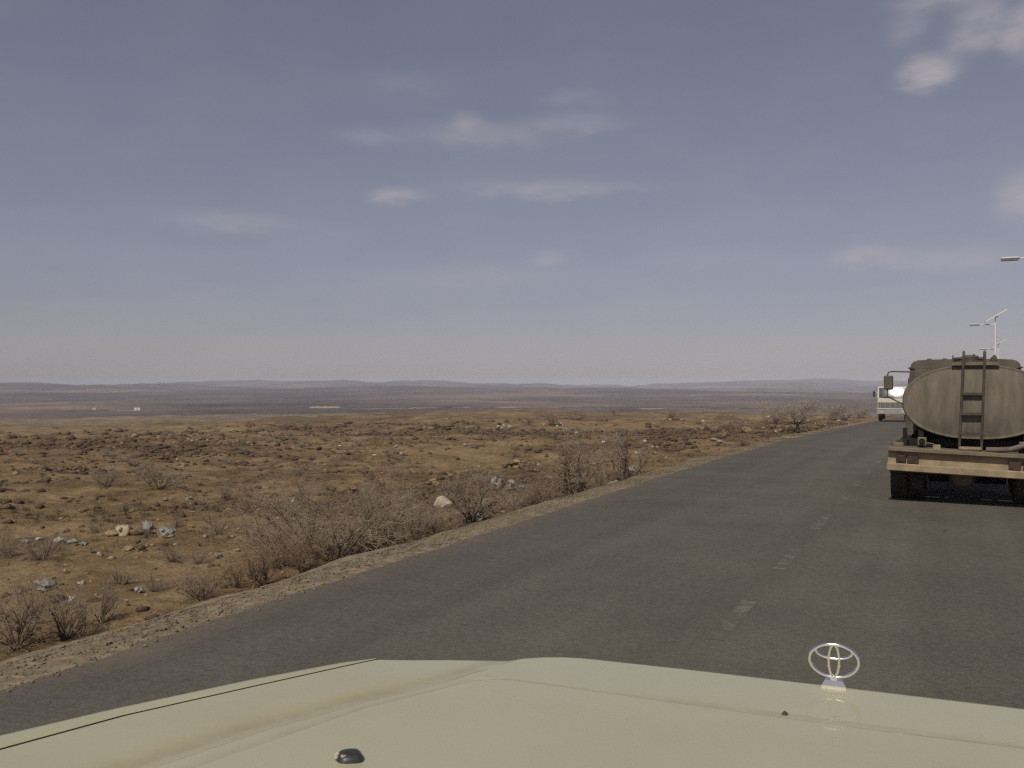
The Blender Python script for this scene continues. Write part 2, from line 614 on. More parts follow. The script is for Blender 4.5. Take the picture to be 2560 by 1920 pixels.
class MB:
    """collects shapes into one mesh"""

    def __init__(self):
        self.v = []
        self.f = []

    def add(self, vs, fs):
        n = len(self.v)
        self.v += [tuple(v) for v in vs]
        self.f += [tuple(i + n for i in f) for f in fs]
        return self

    def box(self, x0, x1, y0, y1, z0, z1, bev=0.0):
        if bev <= 0:
            vs = [(x, y, z) for z in (z0, z1) for y in (y0, y1) for x in (x0, x1)]
            return self.add(vs, [(0, 2, 3, 1), (4, 5, 7, 6), (0, 1, 5, 4), (2, 6, 7, 3), (0, 4, 6, 2), (1, 3, 7, 5)])
        b = min(bev, (x1 - x0) / 2.01, (y1 - y0) / 2.01, (z1 - z0) / 2.01)
        rings = []
        for (z, i) in ((z0, b), (z0 + b, 0), (z1 - b, 0), (z1, b)):
            xa, xb, ya, yb = x0 + i, x1 - i, y0 + i, y1 - i
            rings.append([(xa + b, ya, z), (xb - b, ya, z), (xb, ya + b, z), (xb, yb - b, z), (xb - b, yb, z), (xa + b, yb, z), (xa, yb - b, z), (xa, ya + b, z)])
        vs = sum(rings, [])
        fs = [tuple(reversed(range(8))), tuple(range(24, 32))]
        for r in range(3):
            for k in range(8):
                fs.append((r * 8 + k, r * 8 + (k + 1) % 8, r * 8 + 8 + (k + 1) % 8, r * 8 + 8 + k))
        return self.add(vs, fs)

    def tube(self, pts, rad, n=8, cap=True, closed=False):
        pts = [Vector(p) for p in pts]
        rads = rad if isinstance(rad, (list, tuple)) else [rad] * len(pts)
        base = len(self.v)
        up = None
        m = len(pts)
        for i, p in enumerate(pts):
            if closed:
                d = pts[(i + 1) % m] - pts[i - 1]
            else:
                d = pts[min(i + 1, m - 1)] - pts[max(i - 1, 0)]
            d.normalize()
            if up is None:
                up = d.cross(Vector((0.31, 0.2, 0.93)))
                if up.length < 1e-3:
                    up = d.cross(Vector((1, 0, 0)))
            up = (up - d * up.dot(d)).normalized()
            w = d.cross(up)
            for k in range(n):
                a = 2 * math.pi * k / n
                self.v.append(tuple(p + (up * math.cos(a) + w * math.sin(a)) * rads[i]))
        for i in range(m if closed else m - 1):
            i2 = (i + 1) % m
            for k in range(n):
                self.f.append((base + i * n + k, base + i * n + (k + 1) % n, base + i2 * n + (k + 1) % n, base + i2 * n + k))
        if cap and not closed:
            self.f.append(tuple(base + k for k in reversed(range(n))))
            self.f.append(tuple(base + (m - 1) * n + k for k in range(n)))
        return self

    def lathe(self, prof, axis='x', n=28, c=(0, 0, 0)):
        """profile of (along, radius)"""
        base = len(self.v)
        for (t, r) in prof:
            for k in range(n):
                a = 2 * math.pi * k / n
                u, w = r * math.cos(a), r * math.sin(a)
                p = {'x': (t, u, w), 'y': (u, t, w), 'z': (u, w, t)}[axis]
                self.v.append((p[0] + c[0], p[1] + c[1], p[2] + c[2]))
        for i in range(len(prof) - 1):
            for k in range(n):
                self.f.append((base + i * n + k, base + i * n + (k + 1) % n, base + (i + 1) * n + (k + 1) % n, base + (i + 1) * n + k))
        self.f.append(tuple(base + k for k in reversed(range(n))))
        self.f.append(tuple(base + (len(prof) - 1) * n + k for k in range(n)))
        return self

    def build(self, name, mat, parent=None, smooth=False):
        o = mesh_obj(name, self.v, self.f, mat, parent, False)
        if smooth:
            o.data.shade_auto_smooth if False else None
            for p in o.data.polygons:
                p.use_smooth = True
            try:
                o.data.set_sharp_from_angle(angle=R(38))
            except Exception:
                pass
        return o


# ------------------------------------------------------------------ land
def build_land():
    fine = np.arange(-9.0, 63.0, 0.2)
    rest = np.arange(63.0, 351.0, 3.0)
    th = np.radians(np.concatenate([fine, rest]))
    rr = np.concatenate([[0.02, 1.2, 2.4], np.geomspace(3.6, 5200.0, 560)])
    T, Rr = np.meshgrid(th, rr)
    X = -np.sin(T) * Rr
    Y = np.cos(T) * Rr
    Z = height(X, Y)
    V = np.stack([X, Y, Z], -1)
    k = int(np.argmin(np.abs(rr - 900)))
    nc = len(th)
    g = np_mesh('ground', V[:k + 1].reshape(-1, 3), grid_faces(k + 1, nc, True), 'dry_earth')
    g.data.attributes.new('rubble', 'FLOAT', 'POINT').data.foreach_set('value', rubble(X[:k + 1].ravel(), Y[:k + 1].ravel()).astype(np.float32))
    tag(g, 'brown stony dry plain sloping away beside the road', None, None, 'structure')
    h = np_mesh('hills', V[k:].reshape(-1, 3), grid_faces(len(rr) - k, nc, True), 'far_hillside')
    tag(h, 'low hazy purple brown hills along the horizon', None, None, 'structure')


def strip(name, ys, cols, mat, zfun=None, smooth=True):
    """road-aligned sheet; cols(y) gives list of (x offset from road axis, z offset)"""
    V = []
    for y in ys:
        cx, z0 = float(road_x(y)), float(road_z(y))
        for (s, dz) in cols(y):
            V.append((cx + s, y, z0 + dz))
    nc = len(cols(ys[0]))
    return np_mesh(name, V, grid_faces(len(ys), nc), mat, smooth=smooth)


def en(y, k=0.0):
    return float(0.09 * vnoise(np.array([y * 0.9 + k]), np.array([k]))[0] + 0.05 * vnoise(np.array([y * 4.1 + k]), np.array([k + 3]))[0])


def build_road():
    ys = np.concatenate([np.arange(-25, 60, 0.2), np.arange(60, 260, 1.0)])
    road = strip('road', ys, lambda y: [(EDGE_L + en(y) - .02, -0.06), (EDGE_L + en(y), 0.0), (MID, 0.012), (EDGE_R + en(y, 50), 0.0), (EDGE_R + en(y, 50) + .02, -0.06)], 'worn_asphalt')
    tag(road, 'dark grey worn asphalt road running to the right', None, None, 'structure')

    def shoulder(sign, k):
        e = EDGE_L if sign < 0 else EDGE_R

        def cols(y):
            n = 0.20 * float(vnoise(np.array([y * 0.55 + k]), np.array([k * 1.7]))[0])
            n2 = 0.12 * float(vnoise(np.array([y * 1.9 + k]), np.array([k + 9]))[0])
            n3 = 0.03 * float(vnoise(np.array([y * 3.3 + k]), np.array([k + 4]))[0])
            return [(e - sign * .3, -.05), (e - sign * .05, -.014), (e + sign * .2, -.018 + n3), (e + sign * (.46 + n * .4), -.03 + n3), (e + sign * (.80 + n + n2), -.07 + n3),
                    (e + sign * (1.05 + n + n2), -.16), (e + sign * (1.5 + n), -.42), (e + sign * (2.1 + n), -.95)]
        s = strip('road_shoulder', ys, cols, 'gravel')
        tag(s, 'narrow strip of grey gravel along the %s edge of the road' % ('left' if sign < 0 else 'right'), None, None, 'structure')
    shoulder(-1, 3.0)
    shoulder(1, 40.0)
    # centre dashes, nearly worn away
    i = 0
    y = 1.24
    while y < 150:
        a, b_ = y, y + 1.4
        V = []
        rows = 15
        for r in range(rows):
            yy = a + (b_ - a) * r / (rows - 1)
            cx, z0 = float(road_x(yy)), float(road_z(yy))
            for s in (-.07, .07):
                V.append((cx + MID + s + .03 * float(vnoise(np.array([yy * 7.0]), np.array([s * 90]))[0]), yy + .05 * float(vnoise(np.array([yy * 5.0]), np.array([s * 50]))[0]), z0 + 0.0135))
        o = np_mesh('lane_dash', V, grid_faces(rows, 2), 'worn_road_paint')
        o.parent = bpy.data.objects['road']
        y += 2.98
        i += 1
    # gravel stones lying on the left shoulder: nobody could count them
    rnd = np.random.default_rng(4)
    n = 22000
    yy = 2.0 + 55 * rnd.random(n) ** 1.7
    off = rnd.random(n)
    d = -0.10 + 1.05 * off ** .8
    x = road_x(yy) + EDGE_L - d
    z = road_z(yy) - np.where(d < 0, -.002, .012) - np.where(d > .55, (d - .55) * .35, 0)
    size = 0.004 + 0.014 * rnd.random(n) ** 5 + 0.00025 * yy
    rock_mass('gravel_stones', x, yy, z, size, rnd, 'gravel_stone', 'loose grey gravel stones strewn along the left road shoulder')


_OCT = np.array([(1, 0, 0), (0, 1, 0), (-1, 0, 0), (0, -1, 0), (0, 0, 1), (0, 0, -1)], float)
_OCTF = np.array([(0, 1, 4), (1, 2, 4), (2, 3, 4), (3, 0, 4), (1, 0, 5), (2, 1, 5), (3, 2, 5), (0, 3, 5)])


def rock_mass(name, x, y, z, size, rnd, mat, label, flat=0.6):
    n = len(x)
    V = _OCT[None] * (0.65 + 0.7 * rnd.random((n, 6, 1)))
    V = V + 0.35 * (rnd.random((n, 6, 3)) - .5)
    V = V * (size[:, None, None]) * np.stack([0.8 + .7 * rnd.random(n), 0.8 + .7 * rnd.random(n), flat * (.7 + .6 * rnd.random(n))], -1)[:, None, :]
    a = rnd.random(n) * 6.283
    ca, sa = np.cos(a), np.sin(a)
    P = np.empty_like(V)
    P[..., 0] = V[..., 0] * ca[:, None] - V[..., 1] * sa[:, None] + x[:, None]
    P[..., 1] = V[..., 0] * sa[:, None] + V[..., 1] * ca[:, None] + y[:, None]
    P[..., 2] = V[..., 2] + z[:, None] + (size * flat * .3)[:, None]
    F = (_OCTF[None] + (np.arange(n) * 6)[:, None, None]).reshape(-1, 3)
    o = np_mesh(name, P.reshape(-1, 3), F, mat, smooth=False)
    tag(o, label, 'stones', None, 'stuff')
    return o


build_land()
build_road()


# ------------------------------------------------------------------ rocks
def make_rock(seed, mat, detail=2, flat=0.65, rugged=0.5):
    rnd = np.random.default_rng(seed)
    import bmesh
    bm = bmesh.new()
    bmesh.ops.create_icosphere(bm, subdivisions=detail, radius=1.0)
    V = np.array([v.co[:] for v in bm.verts])
    F = np.array([[v.index for v in f.verts] for f in bm.faces])
    bm.free()
    # chop with random planes for facets
    for k in range(9):
        n = rnd.normal(size=3)
        n /= np.linalg.norm(n)
        lim = 0.62 + 0.3 * rnd.random()
        d = V @ n
        V = V - np.clip(d - lim, 0, None)[:, None] * n[None]
    o = rnd.random(3) * 50
    V = V * (1 + rugged * fbm(V[:, 0] * 1.1 + o[0] + V[:, 2] * .6, V[:, 1] * 1.1 + o[1] - V[:, 2] * .7, 1.0, 3))[:, None]
    V = V * np.array([1.0 + .3 * rnd.random(), .75 + .2 * rnd.random(), flat])
    me = bpy.data.meshes.new('rock')
    me.from_pydata([tuple(v) for v in V], [], [tuple(f) for f in F])
    me.update()
    me.materials.append(MATS[mat])
    return me


ROCKS = {}
for mi, mn in enumerate(('lava_rock', 'brown_rock', 'tan_rock', 'pale_rock')):
    ROCKS[mn] = [make_rock(100 * mi + k, mn, 2, 0.6 + .1 * (k % 3)) for k in range(4)]
RR = random.Random(21)


def rock(px, py, wpx, mat, label, group=None, name='rock', flat=1.0, sink=0.15, lift=0.0):
    """a rock whose foot stands where picture point (px, py) meets the ground; wpx is its width there"""
    x, y, z, t = on_ground(px, py)
    s = wpx * t / FPX / 2.2
    return put_rock(x, y, z + lift, s, mat, label, group, name, flat, sink)


def put_rock(x, y, z, s, mat, label, group=None, name='rock', flat=1.0, sink=0.15):
    o = bpy.data.objects.new(name, RR.choice(ROCKS[mat]))
    COL.objects.link(o)
    o.location = (x, y, z + s * (.55 * flat - sink))
    o.scale = (s, s, s * flat)
    o.rotation_euler = (RR.uniform(-.2, .2), RR.uniform(-.2, .2), RR.uniform(0, 6.28))
    tag(o, label, 'rock', group)
    return o


def S(x, y):           # photograph pixels (2560 wide) to 1024 wide
    return x / 2.5, y / 2.5


def special_rocks():
    r = lambda sx, sy, w, mat, lab, grp=None, nm='rock', **k: rock(sx / 2.5, sy / 2.5, w / 2.5, mat, lab, grp, k.pop('name', nm), **k)
    r(1312, 1262, 78, 'brown_rock', 'large brown boulder on the bank right beside the gravel shoulder', name='boulder', flat=.9)
    r(1370, 1257, 26, 'lava_rock', 'small flat dark rock just right of the large brown boulder', flat=.6)
    r(1107, 1268, 52, 'pale_rock', 'pale yellow boulder behind the two bushes at the road edge', name='boulder')
    r(1222, 1262, 36, 'tan_rock', 'tan boulder half hidden inside the bush left of the brown boulder', name='boulder')
    r(1178, 1272, 30, 'tan_rock', 'smaller tan rock low behind the bush at the gravel edge')
    for i, (sx, sy) in enumerate([(1060, 1204), (1083, 1206), (1100, 1200), (1126, 1194), (1072, 1212), (1091, 1215)]):
        r(sx, sy, 19 + 3 * (i % 3), ('brown_rock', 'tan_rock')[i % 2], ['leftmost tan brown stone of the row behind the wide bush', 'second brown stone of the row behind the wide bush',
          'middle stone of the row behind the wide bush', 'rounded orange tan stone ending the row behind the wide bush', 'low stone in front of the row behind the wide bush',
          'frontmost stone of the row behind the wide bush'][i])
    # heap of stones
    x, y, z, t = on_ground(1305 / 2.5, 1172 / 2.5)
    for i in range(16):
        a = RR.uniform(0, 6.28)
        q = RR.uniform(0, .95)
        s = RR.uniform(.10, .20)
        xx, yy = x + q * math.cos(a) * 1.0, y + q * math.sin(a) * .7
        put_rock(xx, yy, hz(xx, yy) + max(0, .32 * (1 - q)), s, RR.choice(['tan_rock', 'brown_rock', 'brown_rock']), 'grey brown stone in the heap of stones beyond the bushes',
                 'stones heaped beyond the roadside bushes', 'heap_stone')
    for i, (sx, sy, w, mt, lab) in enumerate([
        (1868, 1082, 36, 'tan_rock', 'big tan boulder with bright top left of the far thorn tree'), (1932, 1070, 26, 'brown_rock', 'brown round boulder between the tan boulder and the far thorn tree'),
        (1909, 1074, 14, 'tan_rock', 'small tan stone between the two boulders near the thorn tree'), (1940, 1082, 13, 'pale_rock', 'pale stone below the brown round boulder'),
        (1950, 1078, 12, 'tan_rock', 'tan stone touching the thorn tree foot'), (1978, 1060, 14, 'tan_rock', 'tan stone on the rise beside the thorn tree'),
        (1960, 1068, 12, 'brown_rock', 'brown stone on the rise beside the thorn tree'), (1784, 1104, 22, 'tan_rock', 'square tan block alone on the sandy verge'),
        (1718, 1112, 20, 'lava_rock', 'jagged dark rock left of the square tan block'), (1737, 1108, 12, 'lava_rock', 'small dark rock next to the jagged dark rock'),
        (1636, 1136, 16, 'tan_rock', 'tan stone nearest the road in the stone cluster'), (1612, 1127, 18, 'brown_rock', 'brown rounded stone in the cluster beyond the upright bush'),
        (1590, 1135, 13, 'pale_rock', 'pale stone at the left end of the cluster'), (1661, 1112, 11, 'tan_rock', 'tan stone at the top of the cluster'),
        (1645, 1120, 13, 'tan_rock', 'tan stone in the middle of the cluster'), (1631, 1120, 10, 'pale_rock', 'small pale stone in the middle of the cluster'),
        (1666, 1147, 9, 'pale_rock', 'tiny pale stone alone on the sand below the cluster'), (1921, 1046, 12, 'pale_rock', 'pale square stone standing on the skyline left of the thorn tree'),
        (1661, 1050, 9, 'pale_rock', 'leftmost white stone of the far row'), (1676, 1051, 9, 'pale_rock', 'second white stone of the far row'),
        (1704, 1053, 9, 'pale_rock', 'third white stone of the far row'), (1758, 1055, 10, 'pale_rock', 'rightmost white stone of the far row'),
        (277, 1340, 36, 'tan_rock', 'long pale tan slab lying beside the flat beige sheet'), (322, 1378, 30, 'tan_rock', 'left one of two tan slabs side by side'),
        (352, 1376, 26, 'brown_rock', 'right one of two tan slabs side by side'), (582, 1345, 15, 'tan_rock', 'flat tan stone left of the wide bush'),
        (437, 1365, 11, 'pale_rock', 'small bright stone right of the two tan slabs'), (248, 1389, 17, 'pale_rock', 'flat pale stone in front of the two tan slabs'),
        (66, 1290, 18, 'brown_rock', 'larger brown stone of the pair at the left edge'), (88, 1296, 14, 'tan_rock', 'smaller tan stone of the pair at the left edge'),
        (165, 1416, 12, 'tan_rock', 'tan stone low at left below the scrub'), (592, 1380, 18, 'tan_rock', 'tan stone lying above the reddish twig bush'),
        (1260, 1064, 8, 'pale_rock', 'white stone beside the dark hump on the far rise'), (1249, 1064, 16, 'lava_rock', 'dark hump of rock on the far rise'),
        (1164, 1128, 9, 'tan_rock', 'lone tan stone on the bare brown ground'), (315, 1505, 12, 'pale_rock', 'round pale stone on the bank beside the white bag'),
        (320, 1515, 13, 'brown_rock', 'brown stone under the round pale stone on the bank')]):
        r(sx, sy, w, mt, lab)
    for i in range(22):      # remains of a dry stone row far left
        sx = 440 + i * 11 + RR.uniform(-5, 5)
        r(sx, 1106 - 6 * math.sin(i / 4) + RR.uniform(-3, 4), RR.uniform(8, 13), RR.choice(['tan_rock', 'tan_rock', 'brown_rock', 'pale_rock']),
          'pale tan stone in the long broken stone row at left', 'stones of the broken stone row at left', 'row_stone')
    for i in range(12):
        r(RR.uniform(1170, 1280), 1069 + RR.uniform(-4, 5), RR.uniform(6, 9), RR.choice(['tan_rock', 'pale_rock']), 'small pale stone scattered around the dark hump on the far rise', 'stones around the dark hump on the far rise', 'stone')
    for i in range(10):
        r(RR.uniform(1330, 1410), 1064 + RR.uniform(-3, 4), RR.uniform(5, 9), RR.choice(['tan_rock', 'pale_rock']), 'small pale stone under the lone skyline shrub', 'stones under the lone skyline shrub', 'stone')
    for i in range(26):
        r(RR.uniform(1975, 2140), 1056 + RR.uniform(-16, 10), RR.uniform(5, 10), RR.choice(['tan_rock', 'brown_rock', 'pale_rock']), 'small stone on the verge beyond the thorn tree', 'stones on the verge beyond the thorn tree', 'stone')


special_rocks()


def lava_field():
    zones = [(0, 560, 1130, 1190, 62, 'dark lava rock in the dense dark band at far left', 'lava rocks of the dark band at far left'),
             (430, 760, 1110, 1180, 34, 'dark lava rock strewn below the broken stone row', 'lava rocks below the broken stone row'),
             (740, 1050, 1120, 1170, 22, 'dark lava rock on the ridge right of the broken stone row', 'lava rocks on the ridge'),
             (0, 320, 1200, 1330, 34, 'dark brown rock on the slope at left above the litter', 'rocks on the slope above the litter'),
             (330, 900, 1180, 1290, 22, 'brown rock in the hollow in front of the dark rocks', 'rocks in the hollow'),
             (1040, 1600, 1075, 1130, 26, 'dark rock dotted over the bare plain in the middle distance', 'rocks dotted over the middle distance')]
    for (x0, x1, y0, y1, n, lab, grp) in zones:
        for i in range(n):
            if i % 6 == 0:
                kx, ky = RR.uniform(x0, x1), RR.triangular(y0, y1, (y0 + y1) / 2)
            sx = min(max(kx + RR.gauss(0, 26), x0), x1)
            sy = min(max(ky + RR.gauss(0, 4.5), y0), y1)
            w = RR.choice([RR.uniform(6, 14), RR.uniform(8, 25)]) * (0.5 + 0.5 * (sy - 1040) / 150)
            rock(sx / 2.5, sy / 2.5, w / 2.5, RR.choice(['lava_rock', 'lava_rock', 'lava_rock', 'brown_rock']), lab, grp, 'lava_rock' if 'lava' in lab else 'rock', flat=RR.uniform(.6, 1.0), sink=.3)


lava_field()


def field_stuff():
    rnd = np.random.default_rng(8)
    n = 85000
    th = np.radians(-5 + 63 * rnd.random(n))
    r = 7.5 * np.exp(rnd.random(n) ** 0.85 * math.log(24))
    x, y = -np.sin(th) * r, np.cos(th) * r
    d = EDGE_L - (x - road_x(y))
    dens = rubble(x, y) ** 1.6
    keep = (d > 0.9) & (rnd.random(n) < np.clip(dens, 0.05, 1))
    x, y, r = x[keep], y[keep], r[keep]
    size = (0.014 + 0.0011 * r) * (0.4 + 3.0 * rnd.random(len(x)) ** 5)
    z = height(x, y)
    rock_mass('field_stones', x, y, z, size, rnd, 'field_stone', 'small brown stones strewn all over the dry plain', 0.7)
    # thin scatter of pale pebbles
    n = 5000
    th = np.radians(-5 + 63 * rnd.random(n))
    r = 7.5 * np.exp(rnd.random(n) ** 0.9 * math.log(18))
    x, y = -np.sin(th) * r, np.cos(th) * r
    d = EDGE_L - (x - road_x(y))
    keep = (d > 0.8) & (rnd.random(n) < np.clip(.3 + 1.6 * fbm(x + 90, y, 9, 3), .03, 1))
    x, y, r = x[keep], y[keep], r[keep]
    size = (0.012 + 0.0017 * r) * (0.4 + 1.4 * rnd.random(len(x)) ** 3)
    rock_mass('pale_pebbles', x, y, height(x, y), size, rnd, 'tan_rock', 'pale tan pebbles sprinkled over the dry plain', 0.6)
    # low dead scrub: tufts of dry stalks
    n = 7500
    th = np.radians(-5 + 63 * rnd.random(n))
    r = 8 * np.exp(rnd.random(n) ** 0.8 * math.log(16))
    x, y = -np.sin(th) * r, np.cos(th) * r
    d = EDGE_L - (x - road_x(y))
    keep = (d > 1.0) & (rnd.random(n) < np.clip(.25 + 1.9 * fbm(x + 20, y + 70, 11, 3), .02, 1))
    x, y, r = x[keep], y[keep], r[keep]
    z = height(x, y)
    m = len(x)
    K = 34
    hgt = (0.10 + 0.22 * rnd.random(m) ** 2)
    a = rnd.random((m, K)) * 6.283
    tilt = 0.25 + 1.05 * rnd.random((m, K))
    ln = hgt[:, None] * (.5 + .7 * rnd.random((m, K)))
    base = np.stack([x[:, None] + .12 * hgt[:, None] * rnd.normal(size=(m, K)) * 3, y[:, None] + .12 * hgt[:, None] * rnd.normal(size=(m, K)) * 3, np.repeat(z[:, None] - .01, K, 1)], -1)
    tip = base + np.stack([np.sin(tilt) * np.cos(a) * ln * 1.3, np.sin(tilt) * np.sin(a) * ln * 1.3, np.cos(tilt) * ln], -1)
    wd = (0.0022 + 0.00016 * r)[:, None]
    side = np.stack([-np.sin(a + .7), np.cos(a + .7), np.zeros_like(a)], -1) * wd[..., None]
    P = np.stack([base - side, base + side, tip], 2).reshape(-1, 3)
    F = np.arange(len(P)).reshape(-1, 3)
    o = np_mesh('dry_scrub', P, F, 'dead_grass', smooth=False)
    tag(o, 'low tufts of dead dry scrub spread over the plain', 'scrub', None, 'stuff')


field_stuff()


# ------------------------------------------------------------------ bushes
def bush_segments(seed, height_, spread, stems, dens=1.0, lean=0.0, upright=0.0, twig_r=0.0020):
    rnd = random.Random(seed)
    thick, thin = [], []

    def grow(p, d, length, rad, level):
        n = 4 if level < 2 else 3
        step = length / n
        kids = {0: 5, 1: 5, 2: 5, 3: 0}[level] * dens
        for i in range(n):
            j = .26 if level < 2 else .34
            d = (d + Vector((rnd.gauss(0, j), rnd.gauss(0, j), rnd.gauss(0, j * .7) + (.08 if level == 0 else .02)))).normalized()
            q = p + d * step
            if q.z < 0.03:
                q.z = 0.03 + rnd.random() * .03
            r1 = rad * (1 - .16 * (i + 1))
            (thick if level < 2 else thin).append((p.copy(), q.copy(), rad * (1 - .16 * i), r1))
            if level < 3 and (i > 0 or level > 0):
                k = kids / (n - 1) if level == 0 else kids / n
                k = int(k) + (1 if rnd.random() < k - int(k) else 0)
                for c in range(k):
                    e = Vector((rnd.gauss(0, 1), rnd.gauss(0, 1), rnd.gauss(0.15 + upright, .7)))
                    e = (e - d * e.dot(d)).normalized()
                    nd = (d * rnd.uniform(.55, 1.0) + e * rnd.uniform(.45, .95)).normalized()
                    f = rnd.uniform(0, 1)
                    grow(p.lerp(q, f), nd, length * rnd.uniform(.42, .68), max(r1 * .58, twig_r * .8) if level < 2 else twig_r, level + 1)
            p = q
    for s in range(stems):
        a = 6.283 * s / stems + rnd.uniform(-.4, .4)
        out = rnd.uniform(.25, 1.0)
        d = Vector((math.cos(a) * spread / 2 * out, math.sin(a) * spread / 2 * out, height_ * rnd.uniform(.55, 1.0)))
        L = d.length * rnd.uniform(.75, .95)
        d.normalize()
        d.x += lean
        grow(Vector((math.cos(a) * .05 * spread * rnd.random(), math.sin(a) * .05 * spread * rnd.random(), -.04)), d, L, 0.014 * height_ + 0.006, 0)
    return thick, thin


def seg_mesh(name, segs, mat, sides=3):
    n = len(segs)
    P0 = np.array([s[0][:] for s in segs])
    P1 = np.array([s[1][:] for s in segs])
    r0 = np.array([s[2] for s in segs])
    r1 = np.array([s[3] for s in segs])
    D = P1 - P0
    D /= np.linalg.norm(D, axis=1)[:, None] + 1e-9
    A = np.cross(D, np.array([.3, .5, .81]))
    A /= np.linalg.norm(A, axis=1)[:, None] + 1e-9
    B = np.cross(D, A)
    rings = []
    for (P, r) in ((P0, r0), (P1, r1)):
        for k in range(sides):
            t = 2 * math.pi * k / sides
            rings.append(P + (A * math.cos(t) + B * math.sin(t)) * r[:, None])
    V = np.stack(rings, 1).reshape(-1, 3)
    f = [(k, (k + 1) % sides, sides + (k + 1) % sides, sides + k) for k in range(sides)]
    F = (np.array(f)[None] + (np.arange(n) * 2 * sides)[:, None, None]).reshape(-1, 4)
    me = bpy.data.meshes.new(name)
    me.vertices.add(len(V))
    me.vertices.foreach_set('co', V.astype(np.float32).ravel())
    me.loops.add(F.size)
    me.loops.foreach_set('vertex_index', F.astype(np.int32).ravel())
    me.polygons.add(len(F))
    me.polygons.foreach_set('loop_start', np.arange(0, F.size, 4, dtype=np.int32))
    me.polygons.foreach_set('loop_total', np.full(len(F), 4, np.int32))
    me.update(calc_edges=True)
    me.materials.append(MATS[mat])
    return me


def make_bush(seed, h, w, stems, dens=1.0, mat='twig', **k):
    thick, thin = bush_segments(seed, h, w, stems, dens, **k)
    return seg_mesh('branches', thick, 'bark', 4), seg_mesh('twigs', thin, mat, 3)


# prototypes, one metre tall
BP = {
    'wide': [make_bush(s, 1.0, 2.5, 14, 1.05) for s in (1, 2, 12)],
    'round': [make_bush(s, 1.0, 1.5, 11, 1.0) for s in (3, 4, 5, 13)],
    'upright': [make_bush(s, 1.0, 1.1, 9, .9, upright=.5) for s in (6, 7)],
    'red': [make_bush(s, 1.0, 1.8, 15, .95, 'twig_red', upright=.3) for s in (8, 9)],
    'low': [make_bush(s, 1.0, 2.6, 16, 1.0) for s in (10, 11)],
}


def thorn_tree():
    rnd = random.Random(77)
    thick, thin = [], []
    trunk_top = Vector((.05, 0, .42))
    thick.append((Vector((0, 0, -.05)), Vector((.02, .01, .2)), .06, .05))
    thick.append((Vector((.02, .01, .2)), trunk_top, .05, .042))
    t2, n2 = bush_segments(78, .75, 2.3, 9, 1.0, upright=.25, twig_r=.004)
    for lst, dst in ((t2, thick), (n2, thin)):
        for (a, b_, r0, r1) in lst:
            dst.append((a + trunk_top - Vector((0, 0, .05)), b_ + trunk_top - Vector((0, 0, .05)), r0 * 1.25, r1 * 1.25))
    return seg_mesh('trunk', thick, 'bark', 4), seg_mesh('crown', thin, 'twig', 3)


TREE = thorn_tree()
RB = random.Random(9)


def bush_at(px, py, kind, hpx, label, name='thorn_bush', cat='bush', wide=1.0, sink=0.0, group=None, dx=0.0, dy=0.0):
    x, y, z, t = on_ground(px, py)
    x += dx
    y += dy
    z = hz(x, y)
    h = {'wide': .98, 'round': .93, 'upright': 1.0, 'tree': .80, 'low': .95, 'red': 1.05}[kind] * hpx * t / FPX
    o = empty(name, (x, y, z - sink), RB.uniform(0, 6.28))
    o.scale = (h * wide, h * wide, h)
    pair = TREE if kind == 'tree' else RB.choice(BP[kind])
    for nm, me in zip(('trunk', 'crown') if kind == 'tree' else ('branches', 'twigs'), pair):
        c = bpy.data.objects.new(nm, me)
        COL.objects.link(c)
        c.parent = o
    tag(o, label, cat, group)
    return o


